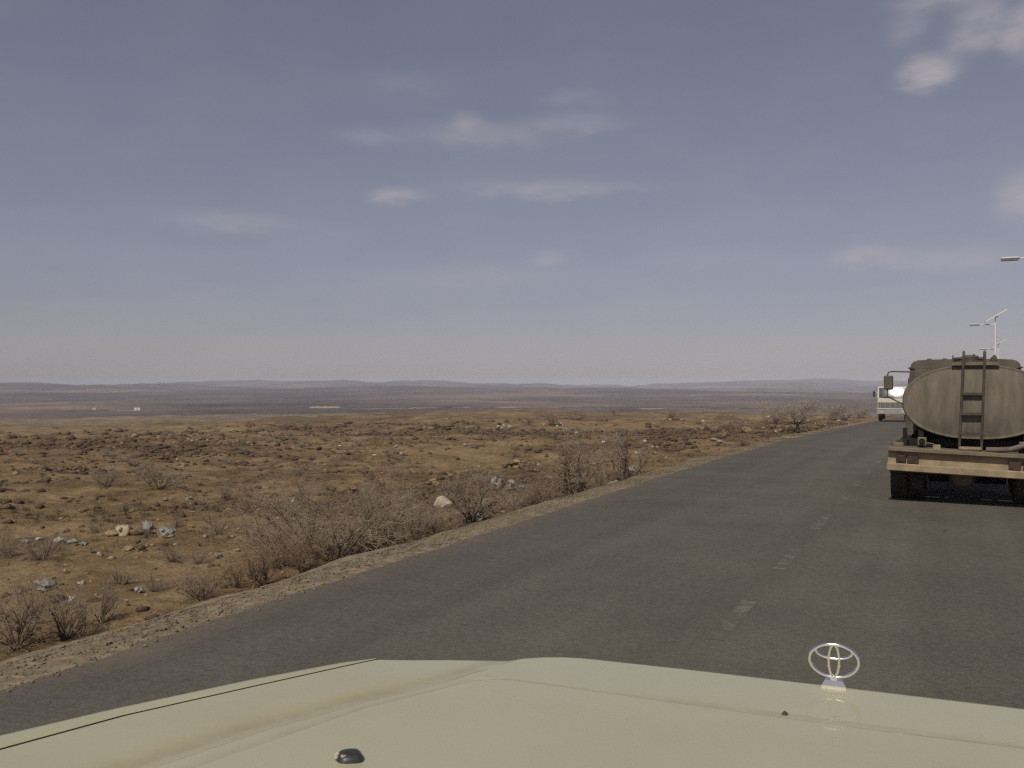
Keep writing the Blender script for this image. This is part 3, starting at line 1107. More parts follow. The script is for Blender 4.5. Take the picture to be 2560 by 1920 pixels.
def bushes():
    b = lambda sx, sy, kind, h, lab, **k: bush_at(sx / 2.5, sy / 2.5, kind, h / 2.5, lab, **k)
    # along the foot of the gravel shoulder, near to far
    b(40, 1620, 'round', 165, 'dense grey brown thorn bush in the bottom left corner by the gravel')
    b(165, 1600, 'round', 140, 'thorn bush second from the bottom left corner at the gravel edge')
    b(255, 1560, 'upright', 90, 'small thin thorn bush on the bank right of the corner bushes')
    b(385, 1480, 'low', 42, 'small low bush on the bank between corner bushes and reddish bush')
    b(655, 1468, 'red', 105, 'reddish twig bush fanning out beside the gravel shoulder')
    b(760, 1440, 'red', 90, 'thin reddish bush between the fanning bush and the widest bush', wide=.9)
    b(835, 1395, 'wide', 180, 'widest dark thorn bush with bent stems at the gravel edge', wide=1.15)
    b(965, 1365, 'wide', 140, 'right hand neighbour of the widest thorn bush', wide=.85)
    b(720, 1420, 'wide', 118, 'left part of the broad tangle, just left of the widest thorn bush', wide=.95)
    b(905, 1388, 'low', 100, 'low tangle of grey twigs between the widest bush and its right neighbour', wide=1.0)
    b(590, 1470, 'red', 70, 'low reddish twigs left of the fanning bush', wide=1.1)
    b(1085, 1330, 'low', 70, 'low straggling twigs left of the open thorn bush', wide=.9)
    b(1040, 1350, 'wide', 95, 'pale wispy bush filling the gap right of the widest bush', wide=.8)
    b(1345, 1268, 'low', 70, 'wispy low bush between the open bush and the dark round bush', wide=.9)
    b(500, 1500, 'low', 75, 'pale straggling bush left of the low reddish twigs', wide=.9)
    b(1500, 1225, 'low', 50, 'low wispy bush between the dark round bush and the upright bush', wide=.8)
    b(1175, 1305, 'round', 130, 'open thorn bush in front of the pale yellow boulder', wide=1.15)
    b(1290, 1280, 'low', 50, 'low straggling bush under the large brown boulder', wide=.8)
    b(1435, 1245, 'round', 165, 'dark round thorn bush right of the large brown boulder', wide=.95)
    b(1570, 1205, 'upright', 128, 'upright vase shaped thorn bush on the sandy verge')
    b(1855, 1118, 'upright', 34, 'short greenish brown bush below the big tan boulder', wide=1.2)
    b(1992, 1082, 'tree', 78, 'spreading thorn tree with flat crown at the verge', name='thorn_tree', cat='tree', wide=1.3)
    b(1940, 1060, 'round', 52, 'dense brown bush just left of the spreading thorn tree', wide=1.1)
    b(2112, 1052, 'round', 46, 'far bush at the road edge beyond the thorn tree', wide=1.2)
    b(2085, 1050, 'round', 34, 'small far bush left of the one at the road edge', wide=1.3)
    b(2150, 1046, 'round', 30, 'farthest bush close to the oncoming truck', wide=1.3)
    # out on the plain
    b(1380, 1066, 'round', 42, 'lone leafless shrub on the skyline in the middle of the plain', wide=1.0)
    b(1322, 1062, 'round', 26, 'small shrub left of the lone skyline shrub', wide=1.1)
    b(1535, 1036, 'round', 16, 'tiny dark shrub on the skyline right of the lone shrub', wide=1.3)
    b(1678, 1050, 'round', 30, 'shrub behind the far row of white stones', wide=1.3)
    b(562, 1252, 'upright', 40, 'small thin shrub standing in the hollow at left', wide=1.2)
    b(610, 1116, 'round', 28, 'shrub in front of the broken stone row', wide=1.1)
    b(400, 1224, 'low', 60, 'broad grey brown scrub mound in the left hollow', wide=1.0)
    b(270, 1215, 'low', 46, 'scrub mound left of the broad one in the hollow', wide=1.0)
    b(310, 1285, 'upright', 36, 'wispy shrub in front of the broad scrub mound', wide=1.2)
    b(110, 1400, 'low', 60, 'dense scrub below the row of plastic bags at left', wide=1.0)
    b(20, 1390, 'low', 46, 'scrub at the left edge below the plastic bags', wide=.9)
    b(440, 1322, 'upright', 30, 'bare stalks beside the blue grey bag', wide=.9)
    b(545, 1335, 'low', 34, 'brown scrub hump right of the orange tin', wide=.9)
    b(430, 1405, 'low', 36, 'greenish brown scrub clump above the small bank bush', wide=.9)
    b(500, 1410, 'low', 36, 'dark scrub clump beside the pale blue sheet', wide=.8)
    b(300, 1460, 'low', 44, 'brown scrub on the bank above the round pale stone', wide=.9)
    b(1330, 1180, 'low', 26, 'dark scrub tangled in front of the stone heap', wide=1.0)
    b(1200, 1215, 'low', 34, 'grey scrub left of the blue bag', wide=1.1)
    b(700, 1290, 'low', 50, 'brown scrub mound left of the widest bush', wide=1.1)
    # dark small shrubs dotted over the middle distance
    for i in range(44):
        sx, sy = RB.uniform(0, 1650), RB.triangular(1062, 1190, 1100)
        b(sx, sy, 'low', RB.uniform(9, 16) * (.6 + (sy - 1040) / 130), 'small dry shrub dotted over the plain in the middle distance', name='dry_shrub', cat='shrub', group='small shrubs of the middle distance')


bushes()


# ------------------------------------------------------------------ litter
def make_bag(seed):
    rnd = np.random.default_rng(seed)
    nu, nv = 22, 13
    V = []
    o = rnd.random(2) * 40
    for i in range(nv):
        v = i / (nv - 1)
        ph = math.pi * v
        for j in range(nu):
            a = 2 * math.pi * j / nu
            x, y, z = math.sin(ph) * math.cos(a), math.sin(ph) * math.sin(a), -math.cos(ph)
            k = 0.95 + 1.9 * float(fbm(np.array([x * 1.5 + o[0] + z]), np.array([y * 1.5 + o[1] - z]), 1.0, 4)[0])
            V.append((x * k, y * k, z * k * .75))
    me = bpy.data.meshes.new('bag')
    me.from_pydata(V, [], [tuple(f) for f in grid_faces(nv, nu, True)])
    me.update()
    me.shade_smooth()
    return me


BAGS = [make_bag(s) for s in range(6)]
RL = random.Random(3)
BAG_M = {}


def litter(sx, sy, w, col, label, name='plastic_bag', cat='plastic bag', tall=.8, flat=False, lift=0.0):
    x, y, z, t = on_ground(sx / 2.5, sy / 2.5)
    s = w / 2.5 * t / FPX / 2
    k = RL.randrange(6)
    if (k, col) not in BAG_M:
        me = BAGS[k].copy()
        me.materials.append(MATS['litter_' + col])
        BAG_M[(k, col)] = me
    o = bpy.data.objects.new(name, BAG_M[(k, col)])
    COL.objects.link(o)
    h = s * (.12 if flat else tall)
    o.location = (x, y, z + h * .6 + lift)
    o.scale = (s, s, h)
    o.rotation_euler = (RL.uniform(-.2, .2), RL.uniform(-.2, .2), RL.uniform(0, 6.28))
    tag(o, label, cat)
    return o


def all_litter():
    L = litter
    L(63, 1358, 16, 'grey', 'leftmost pale grey plastic bag of the row at left')
    L(97, 1350, 10, 'white', 'small white plastic scrap second in the row of bags')
    L(152, 1355, 20, 'white', 'brightest white plastic bag in the row at left')
    L(183, 1357, 19, 'paleblue', 'blue grey plastic bag right of the brightest white bag')
    L(209, 1362, 14, 'paleblue', 'faint bluish bag at the right end of the row')
    L(374, 1326, 17, 'paleblue', 'pale blue bag standing upright in the scrub', tall=1.7)
    L(413, 1336, 26, 'paleblue', 'large blue grey crumpled bag right of the upright bag')
    L(434, 1327, 22, 'white', 'long white plastic strip lying beside the blue grey bag', name='plastic_strip', cat='litter', flat=True)
    L(484, 1320, 9, 'orange', 'small orange tin lying beside the brown scrub hump', name='tin_can', cat='can')
    L(305, 1340, 22, 'beige', 'flat beige sheet standing on edge beside the long slab', name='torn_sheet', cat='sheet', tall=1.7)
    L(474, 1250, 14, 'paleblue', 'pale bag in the hollow beneath the thin shrub')
    L(411, 1254, 11, 'paleblue', 'blue grey bag left of the pale bag in the hollow')
    L(478, 1262, 8, 'white', 'tiny white scrap under the pale bag in the hollow', name='plastic_scrap', cat='litter')
    L(731, 1256, 12, 'white', 'white scrap standing in the open left of the pink bag', name='plastic_scrap', cat='litter', tall=1.3)
    L(700, 1256, 9, 'red', 'small red bag left of the white scrap in the open')
    L(887, 1240, 14, 'pink', 'pink plastic bag caught behind the widest bush', lift=.15)
    L(852, 1117, 8, 'white', 'white scrap on the far slope left of the ridge rocks', name='plastic_scrap', cat='litter')
    L(1003, 1133, 14, 'white', 'bright white flat scrap on the bare slope', name='plastic_scrap', cat='litter', flat=True, tall=.4)
    L(991, 1120, 8, 'white', 'small white scrap above the bright white flat one', name='plastic_scrap', cat='litter')
    L(936, 1139, 7, 'white', 'white scrap beside the ridge rocks', name='plastic_scrap', cat='litter')
    L(1162, 1113, 8, 'white', 'white scrap above the lone tan stone', name='plastic_scrap', cat='litter')
    L(1304, 1222, 17, 'blue', 'bright blue plastic bag above the brown boulder')
    L(1278, 1216, 16, 'grey', 'grey plastic bag left of the bright blue one', tall=1.2)
    L(1240, 1214, 22, 'grey', 'tall grey plastic sheet caught in the open bush', name='plastic_sheet', cat='plastic sheet', tall=1.5)
    L(926, 1330, 36, 'white', 'white papers heaped under the widest bush', name='paper_heap', cat='litter', flat=True)
    L(1196, 1302, 24, 'grey', 'grey white rag at the gravel edge under the open bush', name='rag', cat='rag', tall=1.1)
    L(1528, 1212, 12, 'paleblue', 'light blue scrap between the round bush and upright bush', name='plastic_scrap', cat='litter')
    L(1584, 1184, 14, 'grey', 'translucent grey bag caught in the upright bush', tall=1.4, lift=.1)
    L(1611, 1104, 8, 'white', 'white scrap above the stone cluster', name='plastic_scrap', cat='litter')
    L(1508, 1108, 8, 'white', 'white scrap on the plain left of the stone cluster', name='plastic_scrap', cat='litter')
    L(1803, 1112, 14, 'grey', 'grey rag below the square tan block', name='rag', cat='rag')
    L(181, 1530, 16, 'white', 'white torn bag inside the second corner bush', tall=1.3, lift=.12)
    L(349, 1484, 14, 'white', 'white bag on the bank next to the round pale stone', tall=1.3)
    L(112, 1512, 42, 'grey', 'torn grey plastic sheet hanging in the corner bush', name='plastic_sheet', cat='plastic sheet', tall=.6, lift=.2)
    L(201, 1461, 9, 'white', 'small white scrap in the scrub above the corner bushes', name='plastic_scrap', cat='litter')
    L(24, 1394, 7, 'white', 'white scrap at the very left edge', name='plastic_scrap', cat='litter')
    L(467, 1410, 20, 'paleblue', 'pale blue flat sheet beside the dark scrub clump', name='plastic_sheet', cat='plastic sheet', flat=True)
    L(548, 1395, 14, 'grey', 'grey white scrap above the reddish twig bush', name='plastic_scrap', cat='litter', tall=1.3)


all_litter()


# ------------------------------------------------------------------ far things on the plain
def far_things():
    # pale long earth bank
    x, y, z, t = on_ground(325, 408, 420.0)
    L = 32 * t / FPX
    tx, ty = CY, SY
    V = []
    n = 24
    for i in range(n):
        u = -L / 2 + L * i / (n - 1)
        hh = 2.2 * (1 - (2 * i / (n - 1) - 1) ** 8) * (0.8 + .5 * float(vnoise(np.array([i * .7]), np.array([2.0]))[0]))
        for (q, zz) in ((-9, -1.5), (-4, hh * .8), (0, hh), (5, hh * .6), (12, -1.5)):
            px_, py_ = x + tx * u - ty * q, y + ty * u + tx * q
            V.append((px_, py_, hz(px_, py_) + zz))
    o = np_mesh('earth_bank', V, grid_faces(n, 5), 'sandy_track')
    tag(o, 'long pale sandy earth bank far out on the plain', 'earth bank')

    def far_building(px, py, wpx, hm, label):
        x, y, z, t = on_ground(px, py, 420.0)
        w = wpx * t / FPX
        o = empty('far_building', (x, y, z), YAW)
        MB().box(-w / 2, w / 2, 0, w * .6, -.5, hm).build('wall', 'pale_wall', o)
        MB().box(-w / 2 - .2, w / 2 + .2, -.2, w * .6 + .2, hm + .003, hm + .25).build('roof', 'pale_rock', o)
        MB().box(-.5, .5, -.06, .05, -.2, 2.0).build('door', 'dark_grille', o)
        tag(o, label, 'building')
    far_building(137, 410.5, 6, 3.2, 'small white flat roofed building far out on the left plain')
    far_building(94, 410, 3, 2.6, 'tiny pale building left of the small white one far out')

    def track(pts, wid, label):
        P = [on_ground(*p, 420.0)[:3] for p in pts]
        V = []
        m = 0
        for a, b_ in zip(P[:-1], P[1:]):
            for k in range(12):
                f = k / 12
                xx, yy = a[0] + (b_[0] - a[0]) * f, a[1] + (b_[1] - a[1]) * f
                d = Vector((b_[0] - a[0], b_[1] - a[1])).normalized()
                for q in (-wid / 2, 0, wid / 2):
                    px_, py_ = xx - d.y * q, yy + d.x * q
                    V.append((px_, py_, hz(px_, py_) + .3))
                m += 1
        o = np_mesh('dirt_track', V, grid_faces(m, 3), 'sandy_track')
        tag(o, label, None, None, 'structure')
    track([(345, 408.6), (420, 408.3), (500, 408.0), (585, 407.5)], 11, 'pale dirt track crossing the far plain')
    track([(640, 409.0), (700, 408.6), (770, 408.3), (840, 408.0)], 8, 'pale dirt track on the plain left of the oncoming truck')
    track([(60, 410.4), (110, 410.2), (165, 410.8)], 8, 'short pale track beside the far white building')


far_things()


# ------------------------------------------------------------------ tanker truck
def wheel(parent, x0, x1, y, r, lugs=True, name='wheel'):
    w = empty(name, (0, 0, 0), 0, parent)
    xm, hw = (x0 + x1) / 2, (x1 - x0) / 2
    t = MB()
    t.lathe([(x0 + .01, r * .55), (x0, r * .62), (x0, r * .88), (x0 + .03, r * .965), (x0 + .05, r * .97), (x1 - .05, r * .97), (x1 - .03, r * .965), (x1, r * .88), (x1, r * .62), (x1 - .01, r * .55)], 'x', 36, (0, y, r))
    if lugs:
        n = 34
        for k in range(n):
            a = 2 * math.pi * k / n
            for (xa, xb, off) in ((x0 - .004, xm - .02, 0), (xm + .02, x1 + .004, math.pi / n)):
                aa = a + off
                c, s = math.cos(aa), math.sin(aa)
                vs = []
                for rr_ in (r * .93, r * 1.0):
                    for (xx, q) in ((xa, -.022), (xb, -.022), (xb, .022), (xa, .022)):
                        vs.append((xx, y + c * rr_ - s * q, r + s * rr_ + c * q))
                t.add(vs, [(0, 3, 2, 1), (4, 5, 6, 7), (0, 1, 5, 4), (1, 2, 6, 5), (2, 3, 7, 6), (3, 0, 4, 7)])
    t.build('tyre', 'rubber', w, True)
    rm = MB()
    rm.lathe([(x0 + .05, r * .1), (x0 + .05, r * .56), (x0 + .02, r * .57), (x1 - .02, r * .57), (x1 - .05, r * .56), (x1 - .05, r * .1)], 'x', 24, (0, y, r))
    rm.build('rim', 'chassis_black', w, True)
    return w


def tanker():
    T = empty('tanker_truck', (0.32, 17.0, float(road_z(17.0))))
    tag(T, 'dusty dark tanker truck with oval tank and rear ladder ahead in the right lane', 'truck')
    # ---- tank
    cx, cz, a, b_ = 0.10, 1.775, 1.15, 0.64
    n = 72
    expo = 2.25

    def ell(k, s=1.0):
        t = 2 * math.pi * k / n
        c, s_ = math.cos(t), math.sin(t)
        return (cx + a * s * math.copysign(abs(c) ** (2 / expo), c), cz + b_ * s * math.copysign(abs(s_) ** (2 / expo), s_))
    ys = [0.05, 0.09, 1.2, 1.203, 1.26, 1.263, 2.6, 2.603, 2.66, 2.663, 4.0, 5.1]
    sc = [0.985, 1.0, 1.0, 1.012, 1.012, 1.0, 1.0, 1.012, 1.012, 1.0, 1.0, 1.0]
    V = [(*(p := ell(k, s))[:1], y, p[1]) for y, s in zip(ys, sc) for k in range(n)]
    tank = np_mesh('tank', V, grid_faces(len(ys), n, True)[:, ::-1], 'tank_steel', T)
    try:
        tank.data.set_sharp_from_angle(angle=R(38))
    except Exception:
        pass
    # domed rear end with a raised rim
    V = []
    prof = [(0.985, .05), (0.975, .042), (0.955, .056), (.93, .055)] + [(q, .055 - .085 * (1 - (q / .93) ** 2)) for q in (.88, .8, .7, .58, .44, .3, .15)]
    for (s, y) in prof:
        for k in range(n):
            p = ell(k, s)
            V.append((p[0], y, p[1]))
    V.append((cx, -.03, cz))
    Fq = [tuple(f) for f in grid_faces(len(prof), n, True)]
    last = (len(prof) - 1) * n
    Fq += [(last + k, last + (k + 1) % n, len(V) - 1) for k in range(n)]
    mesh_obj('end_plate', V, Fq, 'tank_steel', tank, True)
    V = [(*(p := ell(k, s))[:1], 5.1 + .1 * (1 - s), p[1]) for s in (1, .6, .01) for k in range(n)]
    np_mesh('front_plate', V, grid_faces(3, n, True), 'tank_steel', tank)
    # ---- catwalk, hatch and posts on top
    cw = MB()
    cw.box(-.26, .44, .02, 4.2, 2.425, 2.45)
    cw.box(-.27, .45, -.02, .02, 2.405, 2.462)
    cw.build('catwalk', 'dusty_flange', T)
    for (px_, py_, r_) in ((.02, .35, .12), (.02, 1.6, .24), (.02, 3.0, .24)):
        MB().lathe([(2.45, r_), (2.53, r_), (2.545, r_ * 1.08), (2.575, r_ * 1.05), (2.59, r_ * .5)], 'z', 20, (px_, py_, 0)).build('hatch', 'cab_steel', T, True)
    for (px_, h_) in ((-.255, 2.58), (.065, 2.60)):
        MB().tube([(px_, .05, 2.44), (px_ + .004, .05, h_)], .010, 6).build('post', 'ladder_steel', T)
    MB().tube([(.36, .1, 2.44), (.37, .1, 2.52), (.385, .1, 2.58)], [.055, .05, .012], 8).build('vent_cap', 'ladder_steel', T)
    # ---- ladder with hooped tops
    lad = empty('ladder', (0, 0, 0), 0, T)
    for (xt, xb) in ((-.085, -.155), (.23, .18)):
        pts = [(xb, -.07, .96), (xb + (xt - xb) * .2, -.08, 1.3), (xb + (xt - xb) * .5, -.09, 1.8), (xb + (xt - xb) * .85, -.085, 2.40), (xt, -.08, 2.56)]
        pts += [(xt, -.08 + .10 * (1 - math.cos(q)), 2.56 + .075 * math.sin(q)) for q in (.5, 1.0, 1.57, 2.1, 2.6, 3.1)] + [(xt - .02, .12, 2.44)]
        m = MB()
        m.tube(pts, .021, 8)
        m.build('stile', 'ladder_steel', lad, True)
    for (z, dx, mt) in ((1.92, 0, 'ladder_steel'), (1.58, -.015, 'ladder_steel'), (1.24, -.035, 'ladder_steel'), (1.0, -.045, 'dusty_beam')):
        f = (z - .96) / 1.6
        xl, xr = -.155 + .07 * f, .18 + .05 * f
        MB().box(xl, xr, -.115, -.055, z - .022, z + .022).build('rung', mt, lad)
    # ---- chassis and tail
    ch = MB()
    for s in (-1, 1):
        ch.box(s * .42 - .05, s * .42 + .05, .2, 7.0, .72, .98)
        ch.box(s * .80 - .04 + .05, s * .80 + .04 + .05, .1, 5.0, .98, 1.30)
    for y in (.25, 1.6, 3.2, 4.8):
        ch.box(-.95, 1.05, y, y + .1, .985, 1.12)
    ch.build('chassis', 'chassis_black', T)
    bum = empty('rear_bumper', (0, -.1, .78), 0, T)
    bum.rotation_euler = (0, R(1.7), 0)
    MB().box(-1.27, 1.22, -.14, .3, .10, .175, .012).build('top_flange', 'dusty_flange', bum)
    MB().box(-1.27, 1.22, -.02, .0, -.12, .098).build('web', 'dusty_beam', bum)
    MB().box(-1.28, 1.23, -.17, .05, -.235, -.105, .015).build('lower_beam', 'dusty_beam', bum)
    for (x0, x1, z0, z1) in ((-1.14, -.98, -.075, .04), (-.96, -.78, -.10, .03), (.58, .76, -.10, .04), (.79, 1.0, -.09, .03)):
        MB().box(x0, x1, -.10, -.021, z0, z1, .012).build('tail_lamp', 'brown_lamp', bum)
    # small fittings on the deck
    v = MB()
    v.box(-.80, -.66, -.05, .0, 1.02, 1.16, .01)
    v.build('valve_flange', 'dusty_flange', T)
    MB().lathe([(-.09, .045), (-.09, .035), (-.055, .033), (-.052, .048)], 'y', 20, (-.73, 0, 1.09)).build('valve_mouth', 'chassis_black', T, True)
    MB().tube([(-.66, -.06, 1.07), (-.54, -.08, 1.05)], .012, 6).build('valve_lever', 'dusty_flange', T)
    MB().box(-.56, -.44, -.12, -.02, .955, 1.04, .008).build('bracket', 'dusty_beam', T)
    MB().box(-1.2, -1.02, -.1, .1, .97, 1.06, .02).build('bracket', 'dusty_flange', T)
    MB().box(-1.05, -.98, .3, .36, .97, 1.30).build('stay', 'chassis_black', T)
    MB().tube([(.25, -.15, .985), (.42, -.17, .99), (.6, -.16, 1.0), (.78, -.12, 1.06), (.95, -.1, 1.10), (1.15, -.06, 1.11)], .045, 10).build('hose', 'hose_rubber', T, True)
    MB().box(.74, .98, -.04, .1, 1.02, 1.12, .01).build('bracket', 'dusty_flange', T)
    MB().box(-.68, .68, 2.55, 2.62, .14, .96).build('splash_guard', 'chassis_black', T)
    MB().box(-.62, .62, 1.35, 1.42, .30, .96).build('cross_member', 'chassis_black', T)
    for s in (-1, 1):
        MB().box(s * .93 - .30, s * .93 + .30, 3.2, 4.3, .35, .95, .04).build('tool_box', 'chassis_black', T)
        wheel(T, *((-1.25, -.98) if s < 0 else (.98, 1.25)), 2.0, .5, False)
        wheel(T, *((-.95, -.70) if s < 0 else (.70, .95)), 2.0, .5, False)
    # axle
    ax = MB()
    ax.tube([(-1.0, .75, .5), (1.0, .75, .5)], .075, 10)
    ax.build('axle', 'chassis_black', T, True)
    d = MB()
    d.lathe([(.42, .06), (.46, .16), (.56, .215), (.75, .23), (.95, .18), (1.05, .07)], 'y', 24, (-.10, 0, .46))
    d.build('differential', 'dusty_flange', T, True)
    for s in (-1, 1):
        MB().box(s * .42 - .04, s * .42 + .04, .1, 1.5, .56, .70, .01).build('leaf_spring', 'chassis_black', T)
        MB().box(s * .98 - .28, s * .98 + .28, .2, .22, .52, 1.0).build('mudflap', 'rubber', T)
        o_, i_ = (-1.25, -.98), (-.95, -.70)
        if s > 0:
            o_, i_ = (.98, 1.25), (.70, .95)
        wheel(T, *o_, .75, .5)
        wheel(T, *i_, .75, .5)
        fx = (-1.2, -.92) if s < 0 else (.92, 1.2)
        wheel(T, *fx, 6.2, .5, False)
    # ---- cab, seen over and beside the tank
    cab = empty('cab', (0.0, 5.45, 0), 0, T)
    W = 1.22
    ring = lambda w, z: [(-w + .12, 0.0, z), (w - .12, 0.0, z), (w, .12, z), (w, 1.75, z), (w - .15, 1.9, z), (-w + .15, 1.9, z), (-w, 1.75, z), (-w, .12, z)]
    V = ring(W, .75) + ring(W, 1.45) + ring(W - .10, 2.42)
    mesh_obj('cab_body', V, [tuple(reversed(range(8))), tuple(range(16, 24))] + [(r * 8 + k, r * 8 + (k + 1) % 8, r * 8 + 8 + (k + 1) % 8, r * 8 + 8 + k) for r in range(2) for k in range(8)], 'cab_steel', cab)
    rf = MB()
    V = []
    zs = [(W - .06, 2.423), (W - .05, 2.45), (W - .10, 2.455), (W - .12, 2.52), (W - .17, 2.58), (W - .26, 2.615), (W - .5, 2.63), (.2, 2.64)]
    for (w, z) in zs:
        V += ring(w, z) if w > .3 else [(p[0] * .3, .3 + p[1] * .6, z) for p in ring(.6, z)]
    m = len(zs)
    rf.add(V, [tuple(reversed(range(8)))] + [(r * 8 + k, r * 8 + (k + 1) % 8, r * 8 + 8 + (k + 1) % 8, r * 8 + 8 + k) for r in range(m - 1) for k in range(8)] + [tuple(range(m * 8 - 8, m * 8))])
    rf.build('roof', 'cab_steel', cab, True)
    for x in (-.72, -.40, -.08):
        MB().box(x - .05, x + .05, .3, .42, 2.612, 2.66, .012).build('marker_lamp', 'cab_steel', cab)
    MB().box(-.5, .5, -.015, .02, 1.75, 2.25).build('rear_window', 'windscreen_glass', cab)
    for s in (-1, 1):
        MB().box(s * (W - .055) - .012, s * (W - .055) + .012, .5, 1.5, 1.62, 2.2).build('side_window', 'windscreen_glass', cab)
        mr = MB()
        mr.tube([(s * (W - .12), 1.5, 2.36), (s * 1.45, 1.55, 2.37), (s * 1.60, 1.55, 2.375), (s * 1.66, 1.55, 2.355), (s * 1.68, 1.55, 2.31), (s * 1.69, 1.55, 1.75), (s * (W - .02), 1.5, 1.5)], .017, 8)
        mr.build('mirror_arm', 'ladder_steel', cab, True)
        MB().box(s * 1.66 - .11, s * 1.66 + .11, 1.48, 1.535, 1.92, 2.27, .03).build('mirror', 'cab_steel', cab)
    return T


tanker()


# ------------------------------------------------------------------ oncoming truck
def oncoming():
    x, y = -4.15, 80.0
    T = empty('oncoming_truck', (x, y, float(road_z(y)) + .02))
    T.scale = (.95, 1, 1.05)
    tag(T, 'white cab over truck coming towards us with sunlit windscreen', 'truck')
    W = 1.22
    rake = math.atan2(math.sin(SUN_EL) + .03, math.cos(SUN_EL) + 1.0)
    z0, z1 = 1.86, 2.72
    dy = (z1 - z0) * math.tan(rake)
    # cab shell: front panel leans back above the waist
    prof = [(0.0, .95), (0.0, z0 - .02), (dy, z1), (dy + .15, z1 + .06), (1.9, z1 + .06), (1.9, .75), (0.1, .75)]
    V = [(sx * W, py_, pz) for sx in (-1, 1) for (py_, pz) in prof]
    n = len(prof)
    F = [tuple(range(n)), tuple(reversed(range(n, 2 * n)))] + [(k, n + k, n + (k + 1) % n, (k + 1) % n) for k in range(n)]
    mesh_obj('cab', V, F, 'white_paint', T)
    # windscreen, gently bowed
    V = []
    nx, nz = 21, 9
    for j in range(nz):
        for i in range(nx):
            u = -1 + 2 * i / (nx - 1)
            v = j / (nz - 1)
            xx = u * (W - .10)
            bow = .050 * (1 - u * u) + .014 * (1 - (2 * v - 1) ** 2)
            zz = z0 + .04 + (z1 - z0 - .07) * v
            yy = (zz - z0) * math.tan(rake) - .02 - bow
            V.append((xx, yy, zz))
    np_mesh('windscreen', V, grid_faces(nz, nx), 'windscreen_glass', T)
    for s in (-1, 1):
        MB().tube([(s * W * .98, -.03, z0), (s * W * .97, dy - .03, z1)], .045, 6).build('pillar', 'white_paint', T)
    MB().tube([(-W + .5, -.06, z0 + .08), (.1, -.10, z0 + .16)], .015, 5).build('wiper', 'dark_grille', T)
    MB().box(-W, W, -.05, -.002, 1.50, 1.83, .02).build('front_panel', 'white_paint', T)
    MB().box(-W + .05, W - .05, -.035, -.001, 1.06, 1.495).build('grille', 'lamp_grey', T)
    for k in range(6):
        xx = -W + .25 + k * (2 * W - .5) / 5
        MB().box(xx - .02, xx + .02, -.06, -.036, 1.08, 1.48).build('grille_bar', 'grey_paint', T)
    MB().box(-W - .02, W + .02, -.10, -.002, .985, 1.055, .01).build('trim_bar', 'white_paint', T)
    MB().box(-W - .06, W + .06, -.22, .1, .58, .94, .03).build('bumper', 'grey_paint', T)
    for s in (-1, 1):
        MB().lathe([(-.25, .1), (-.225, .11), (-.22, .02)], 'y', 16, (s * .85, 0, .77)).build('headlight', 'pale_plastic', T, True)
        MB().tube([(s * W, .2, 2.5), (s * (W + .28), .1, 2.5), (s * (W + .3), .1, 1.9)], .02, 6).build('mirror_arm', 'dark_grille', T)
        MB().box(s * (W + .3) - .1, s * (W + .3) + .1, .04, .09, 1.95, 2.4, .02).build('mirror', 'dark_grille', T)
        for yy in (1.0, 4.6):
            wheel(T, *((-1.2, -.9) if s < 0 else (.9, 1.2)), yy, .5, False)
    MB().box(-.45, .45, .3, 6.5, .6, .9).build('chassis', 'chassis_black', T)
    MB().box(-1.2, 1.2, 2.1, 6.6, 1.0, 2.3, .05).build('load_body', 'grey_paint', T)


oncoming()


# ------------------------------------------------------------------ solar street lamps
def street_lamp(y, s, label, ground=None):
    x = float(road_x(y)) + s
    z = float(road_z(y))
    top = z + 8.0
    T = empty('street_lamp', (x, y, z - .2))
    tag(T, label, 'street lamp', 'solar street lamps along the right side of the road')
    MB().lathe([(0, .13), (3, .12), (8.15, .085), (8.16, .03)], 'z', 12).build('pole', 'galvanised', T, True)
    MB().lathe([(0, .2), (.32, .2), (.33, .1)], 'z', 12).build('base', 'grey_paint', T)
    MB().tube([(0, 0, 8.15), (0, 0, 8.62)], .03, 8).build('mast', 'galvanised', T)
    MB().tube([(0, 0, 8.02), (-.45, 0, 8.03), (-1.2, 0, 8.07)], .042, 8).build('arm', 'galvanised', T, True)
    hd = MB()
    hd.box(-1.80, -1.08, -.15, .15, 8.05, 8.13, .03)
    hd.build('lamp_head', 'galvanised', T)
    MB().box(-1.78, -1.12, -.13, .13, 7.98, 8.048).build('lamp_lens', 'lamp_grey', T)
    p = empty('solar_panel', (0.02, 0, 8.74), 0, T)
    p.rotation_euler = (R(3), R(-32), 0)
    MB().box(-.88, .88, -.36, .36, -.085, .06, .01).build('frame', 'galvanised', p)
    for i in range(4):
        for j in range(2):
            MB().box(-.84 + i * .43, -.43 + i * .43, -.33 + j * .335, -.005 + j * .335, .061, .066).build('cell', 'solar_cell', p)
    MB().box(-.12, .12, -.1, .1, -.16, -.078, .01).build('battery_box', 'lamp_grey', p)


street_lamp(44.5, 3.85, 'nearest solar street lamp with only its head inside the right frame edge')
street_lamp(79.5, 3.30, 'solar street lamp rising above the tanker with tilted panel')
street_lamp(113.5, 3.80, 'solar street lamp seen small behind the pole above the tanker')
street_lamp(149.0, 3.6, 'farthest solar street lamp low at the right frame edge')


# ------------------------------------------------------------------ our own car: bonnet, wings, emblem
CAR_YAW = R(5.0)
CAR_C = -0.04


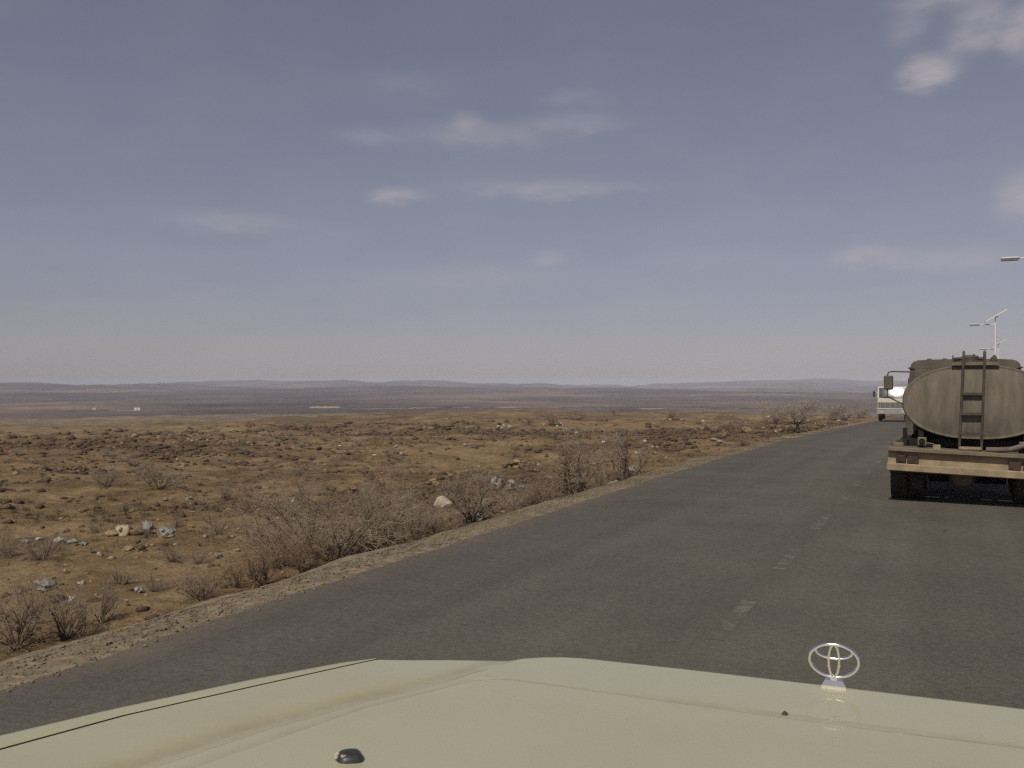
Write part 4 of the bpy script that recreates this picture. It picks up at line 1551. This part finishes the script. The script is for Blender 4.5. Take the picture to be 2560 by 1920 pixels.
def car():
    T = empty('car', (0, 0, 0), CAR_YAW)
    tag(T, 'cream car bonnet with chrome emblem filling the bottom of the view', 'car')

    def interp(x, xs, ys):
        return float(np.interp(x, xs, ys))

    def half_gap(b):       # half width of the bonnet at distance b ahead
        return interp(b, [.2, .9, 1.1, 1.33, 1.5, 1.60, 1.66], [1.12, 1.08, 1.05, .985, .935, .905, .885])

    def half_out(b):
        return interp(b, [.2, .94, 1.135, 1.38, 1.577, 1.634, 1.68], [1.215, 1.165, 1.118, 1.045, .962, .915, .890])

    def front(ap):         # front edge of the bonnet
        ap = abs(ap)
        return interp(ap, [0, .30, .52, .565, .60, .63, .66, .78, .895, .95], [1.862, 1.860, 1.850, 1.838, 1.818, 1.79, 1.757, 1.70, 1.634, 1.60])

    def half_bulge(b):
        return interp(b, [.3, .93, 1.15, 1.37, 1.52, 1.75, 1.9], [.93, .878, .843, .778, .719, .654, .62])

    def half_crease(b):
        return interp(b, [.3, .96, 1.30, 1.5, 1.9], [.86, .798, .74, .67, .60])

    def drop(ap, b):
        """metres below the eye"""
        a_ = abs(ap)
        D = .6 - .09 * (1.84 - b)
        hb, hc = half_bulge(b), half_crease(b)
        # the flank sits lower than the centre panel
        t = min(max((a_ - hc) / max(hb - hc, .02), 0), 1)
        t = t * t * (3 - 2 * t)
        D += .003 * t
        # soft valley along the foot of the bulge
        D += .007 * math.exp(-((a_ - hb - .005) / .03) ** 2) * min(max((1.70 - b) / .25, 0), 1)
        # rim of the raised centre panel: fine crease, then the nose falls away
        r = 0.10
        bc = 1.575 - .02 * (1 - min(a_, .6) / .6) + .03
        df = bc - b
        ds = hc - a_
        if df > 0 and ds > 0:
            q = min(ds, r)
            w = min(df, r)
            dist = min(ds, df) if (ds > r or df > r) else r - math.hypot(r - q, r - w)
        else:
            dist = min(ds, df)
        D -= .0045 / (1 + math.exp(-dist / .010))
        D += .0035 * math.exp(-(dist / .010) ** 2)
        if df < 0:
            D += .02 * df * df
        return D

    def P(ap, b, extra=0.0):
        return (CAR_C + ap, b, H_EYE - drop(ap, b) - extra)

    # ---- bonnet
    ns, nb = 241, 201
    V = []
    ss = np.linspace(-1, 1, ns)
    for j in range(nb):
        t = j / (nb - 1)
        for s in ss:
            bf = front(s * .905)
            b = .25 + t * (bf - .25)
            V.append(P(s * half_gap(b), b))
    # rolled front lip
    for (fw, dn) in ((.006, .003), (.012, .010), (.016, .022), (.018, .06), (.010, .14)):
        for s in ss:
            bf = front(s * .905)
            v = P(s * half_gap(bf), bf, dn)
            V.append((v[0], v[1] + fw, v[2]))
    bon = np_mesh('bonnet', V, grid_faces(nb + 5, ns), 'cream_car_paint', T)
    # road dirt and slope shade painted into the colour of valley and crease
    dust_shade = np.zeros(len(V), np.float32)
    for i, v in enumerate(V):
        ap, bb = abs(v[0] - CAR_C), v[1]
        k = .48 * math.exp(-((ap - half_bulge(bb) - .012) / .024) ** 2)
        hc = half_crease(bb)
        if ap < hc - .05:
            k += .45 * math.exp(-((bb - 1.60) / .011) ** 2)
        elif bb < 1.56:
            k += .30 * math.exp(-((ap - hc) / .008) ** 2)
        dust_shade[i] = min(k, 1)
    bon.data.attributes.new('dust_shade', 'FLOAT', 'POINT').data.foreach_set('value', dust_shade)

    # ---- wings
    for side in (-1, 1):
        V = []
        bs = np.linspace(.25, 1.64, 120)
        for b in bs:
            g, o = half_gap(b) + .0085, max(half_out(b), half_gap(b) + .016)
            wdt = o - g
            zt = drop(half_gap(b), b)
            prof = [(g + .0002, .010), (g + .0005, .004), (g + .004, .001), (g + wdt * .35, .0), (g + wdt * .65, .001), (g + wdt * .85, .005), (o, .014), (o + .012, .05), (o + .022, .12), (o + .03, .3), (o + .01, .75)]
            for (ap, dn) in prof:
                V.append((CAR_C + side * ap, b, H_EYE - zt - dn))
        np_mesh('wing', V, grid_faces(len(bs), 11), 'cream_car_paint', T)
        # dark channel beneath the shut line
        V = []
        for b in bs:
            g = half_gap(b)
            zt = drop(g, b)
            for ap, dn in ((g - .03, .03), (g + .0075, .03), (g + .0075, .0012), (g + .0088, .0006)):
                V.append((CAR_C + side * ap, b, H_EYE - zt - dn))
        np_mesh('shut_channel', V, grid_faces(len(bs), 4), 'gap_dark', T)
    # ---- nose below the bonnet, not seen from the seat
    MB().box(CAR_C - .86, CAR_C + .86, 1.50, 1.60, .62, H_EYE - .76, .02).build('nose_panel', 'cream_car_paint', T)
    MB().box(CAR_C - .52, CAR_C + .52, 1.601, 1.70, .95, H_EYE - .78, .02).build('grille', 'dark_grille', T)
    MB().box(CAR_C - .95, CAR_C + .95, 1.66, 1.82, .50, .78, .04).build('bumper', 'chrome', T)
    for s in (-1, 1):
        MB().lathe([(1.601, .12), (1.66, .12), (1.68, .08), (1.685, .01)], 'y', 20, (CAR_C + s * .70, 0, 1.15)).build('headlight', 'pale_plastic', T, True)
        x0 = CAR_C + (s * .82 - .13)
        wheel(T, x0, x0 + .26, .85, .42, False)

    # ---- emblem on its foot
    em = empty('hood_emblem', P(0, 1.852, -.002), 0, T)
    zc = .0165 + .0345
    A, B = .0480, .0345
    ring = [(A * math.cos(q), 0, zc + B * math.sin(q)) for q in np.linspace(0, 2 * math.pi, 64, endpoint=False)]

    def rod_ring(name, c, a1, b1, r, squash):
        pts = [(c[0] + a1 * math.cos(q), 0, c[1] + b1 * math.sin(q)) for q in np.linspace(0, 2 * math.pi, 72, endpoint=False)]
        m = MB().tube(pts, r, 12, closed=True)
        m.v = [(v[0], v[1] * squash, v[2]) for v in m.v]
        o = mesh_obj(name, m.v, m.f, 'chrome', em, True)
        return o
    rod_ring('outer_ring', (0, zc), A - .0025, B - .0025, .0036, 1.1)
    rod_ring('horizontal_oval', (0, zc + B - .0165), A * .70, .0140, .0031, 1.2)
    rod_ring('vertical_oval', (0, zc), A * .20, B - .003, .0033, 1.2)
    m = MB()
    m.box(-.007, .007, -.005, .005, .006, .0185, .001)
    m.build('stem', 'chrome', em)
    V = [(-.0225, -.014, -.002), (.0225, -.014, -.002), (.0225, .014, -.002), (-.0225, .014, -.002), (-.0225, -.014, .0050), (.0225, -.014, .0050), (.0225, .014, .0050), (-.0225, .014, .0050),
         (-.0165, -.006, .0135), (.0165, -.006, .0135), (.0165, .008, .0135), (-.0165, .008, .0135)]
    mesh_obj('foot', V, [(3, 2, 1, 0), (0, 1, 5, 4), (1, 2, 6, 5), (2, 3, 7, 6), (3, 0, 4, 7), (4, 5, 9, 8), (5, 6, 10, 9), (6, 7, 11, 10), (7, 4, 8, 11), (8, 9, 10, 11)], 'chrome', em)

    # ---- washer nozzle, teardrop with two jets
    nz = empty('washer_nozzle', P(-.615, 1.066), R(-6), T)
    V = []
    nu, nv = 24, 6
    for j in range(nv):
        q = j / (nv - 1)
        sc = math.cos(q * math.pi / 2) ** .6 if j < nv - 1 else .02
        for k in range(nu):
            t = 2 * math.pi * k / nu
            x = math.cos(t)
            w = math.sin(t) * (1 - .42 * max(x, 0) ** 1.3) * (1 - .18 * max(-x, 0))
            V.append((x * .0215 * sc, w * .0205 * sc, .013 * math.sin(q * math.pi / 2) - .001))
    np_mesh('housing', V, grid_faces(nv, nu, True), 'black_plastic', nz)
    for x in (-.0135, -.0015):
        MB().lathe([(-.004, .0038), (.002, .0040), (.0026, .0022), (.0016, .0014)], 'z', 12, (x, -.0120, .0082)).build('jet', 'pale_plastic', nz, True)
    # ---- a dead leaf on the bonnet
    lf = P(-.075, 1.60)
    c, s = math.cos(CAR_YAW), math.sin(CAR_YAW)
    V = [(-.006, 0, .001), (-.002, .006, .003), (.003, .003, .005), (.007, .004, .002), (.004, -.004, .003), (-.003, -.005, .004), (0, 0, .008)]
    o = mesh_obj('dead_leaf', V, [(0, 5, 6), (5, 4, 6), (4, 3, 6), (3, 2, 6), (2, 1, 6), (1, 0, 6), (0, 1, 2, 3, 4, 5)], 'dead_leaf')
    o.location = (lf[0] * c - lf[1] * s, lf[0] * s + lf[1] * c, lf[2])
    tag(o, 'tiny brown dead leaf lying on the cream bonnet near the emblem', 'leaf')


car()


# ------------------------------------------------------------------ dusty air
def haze():
    S_ = 5600.0
    o = MB().box(-S_, S_, -S_, S_, -75.0, 14.0).build('haze', None)
    m = bpy.data.materials.new('dusty_air')
    m.use_nodes = True
    nt = m.node_tree
    nt.nodes.clear()
    out = nt.nodes.new('ShaderNodeOutputMaterial')
    v = nt.nodes.new('ShaderNodeVolumePrincipled')
    v.inputs['Color'].default_value = (0.82, 0.86, 1.0, 1)
    v.inputs['Density'].default_value = 0.00021
    v.inputs['Anisotropy'].default_value = -0.25
    nt.links.new(v.outputs[0], out.inputs['Volume'])
    o.data.materials.append(m)
    tag(o, 'pale dusty haze over the whole plain', None, None, 'stuff')


haze()
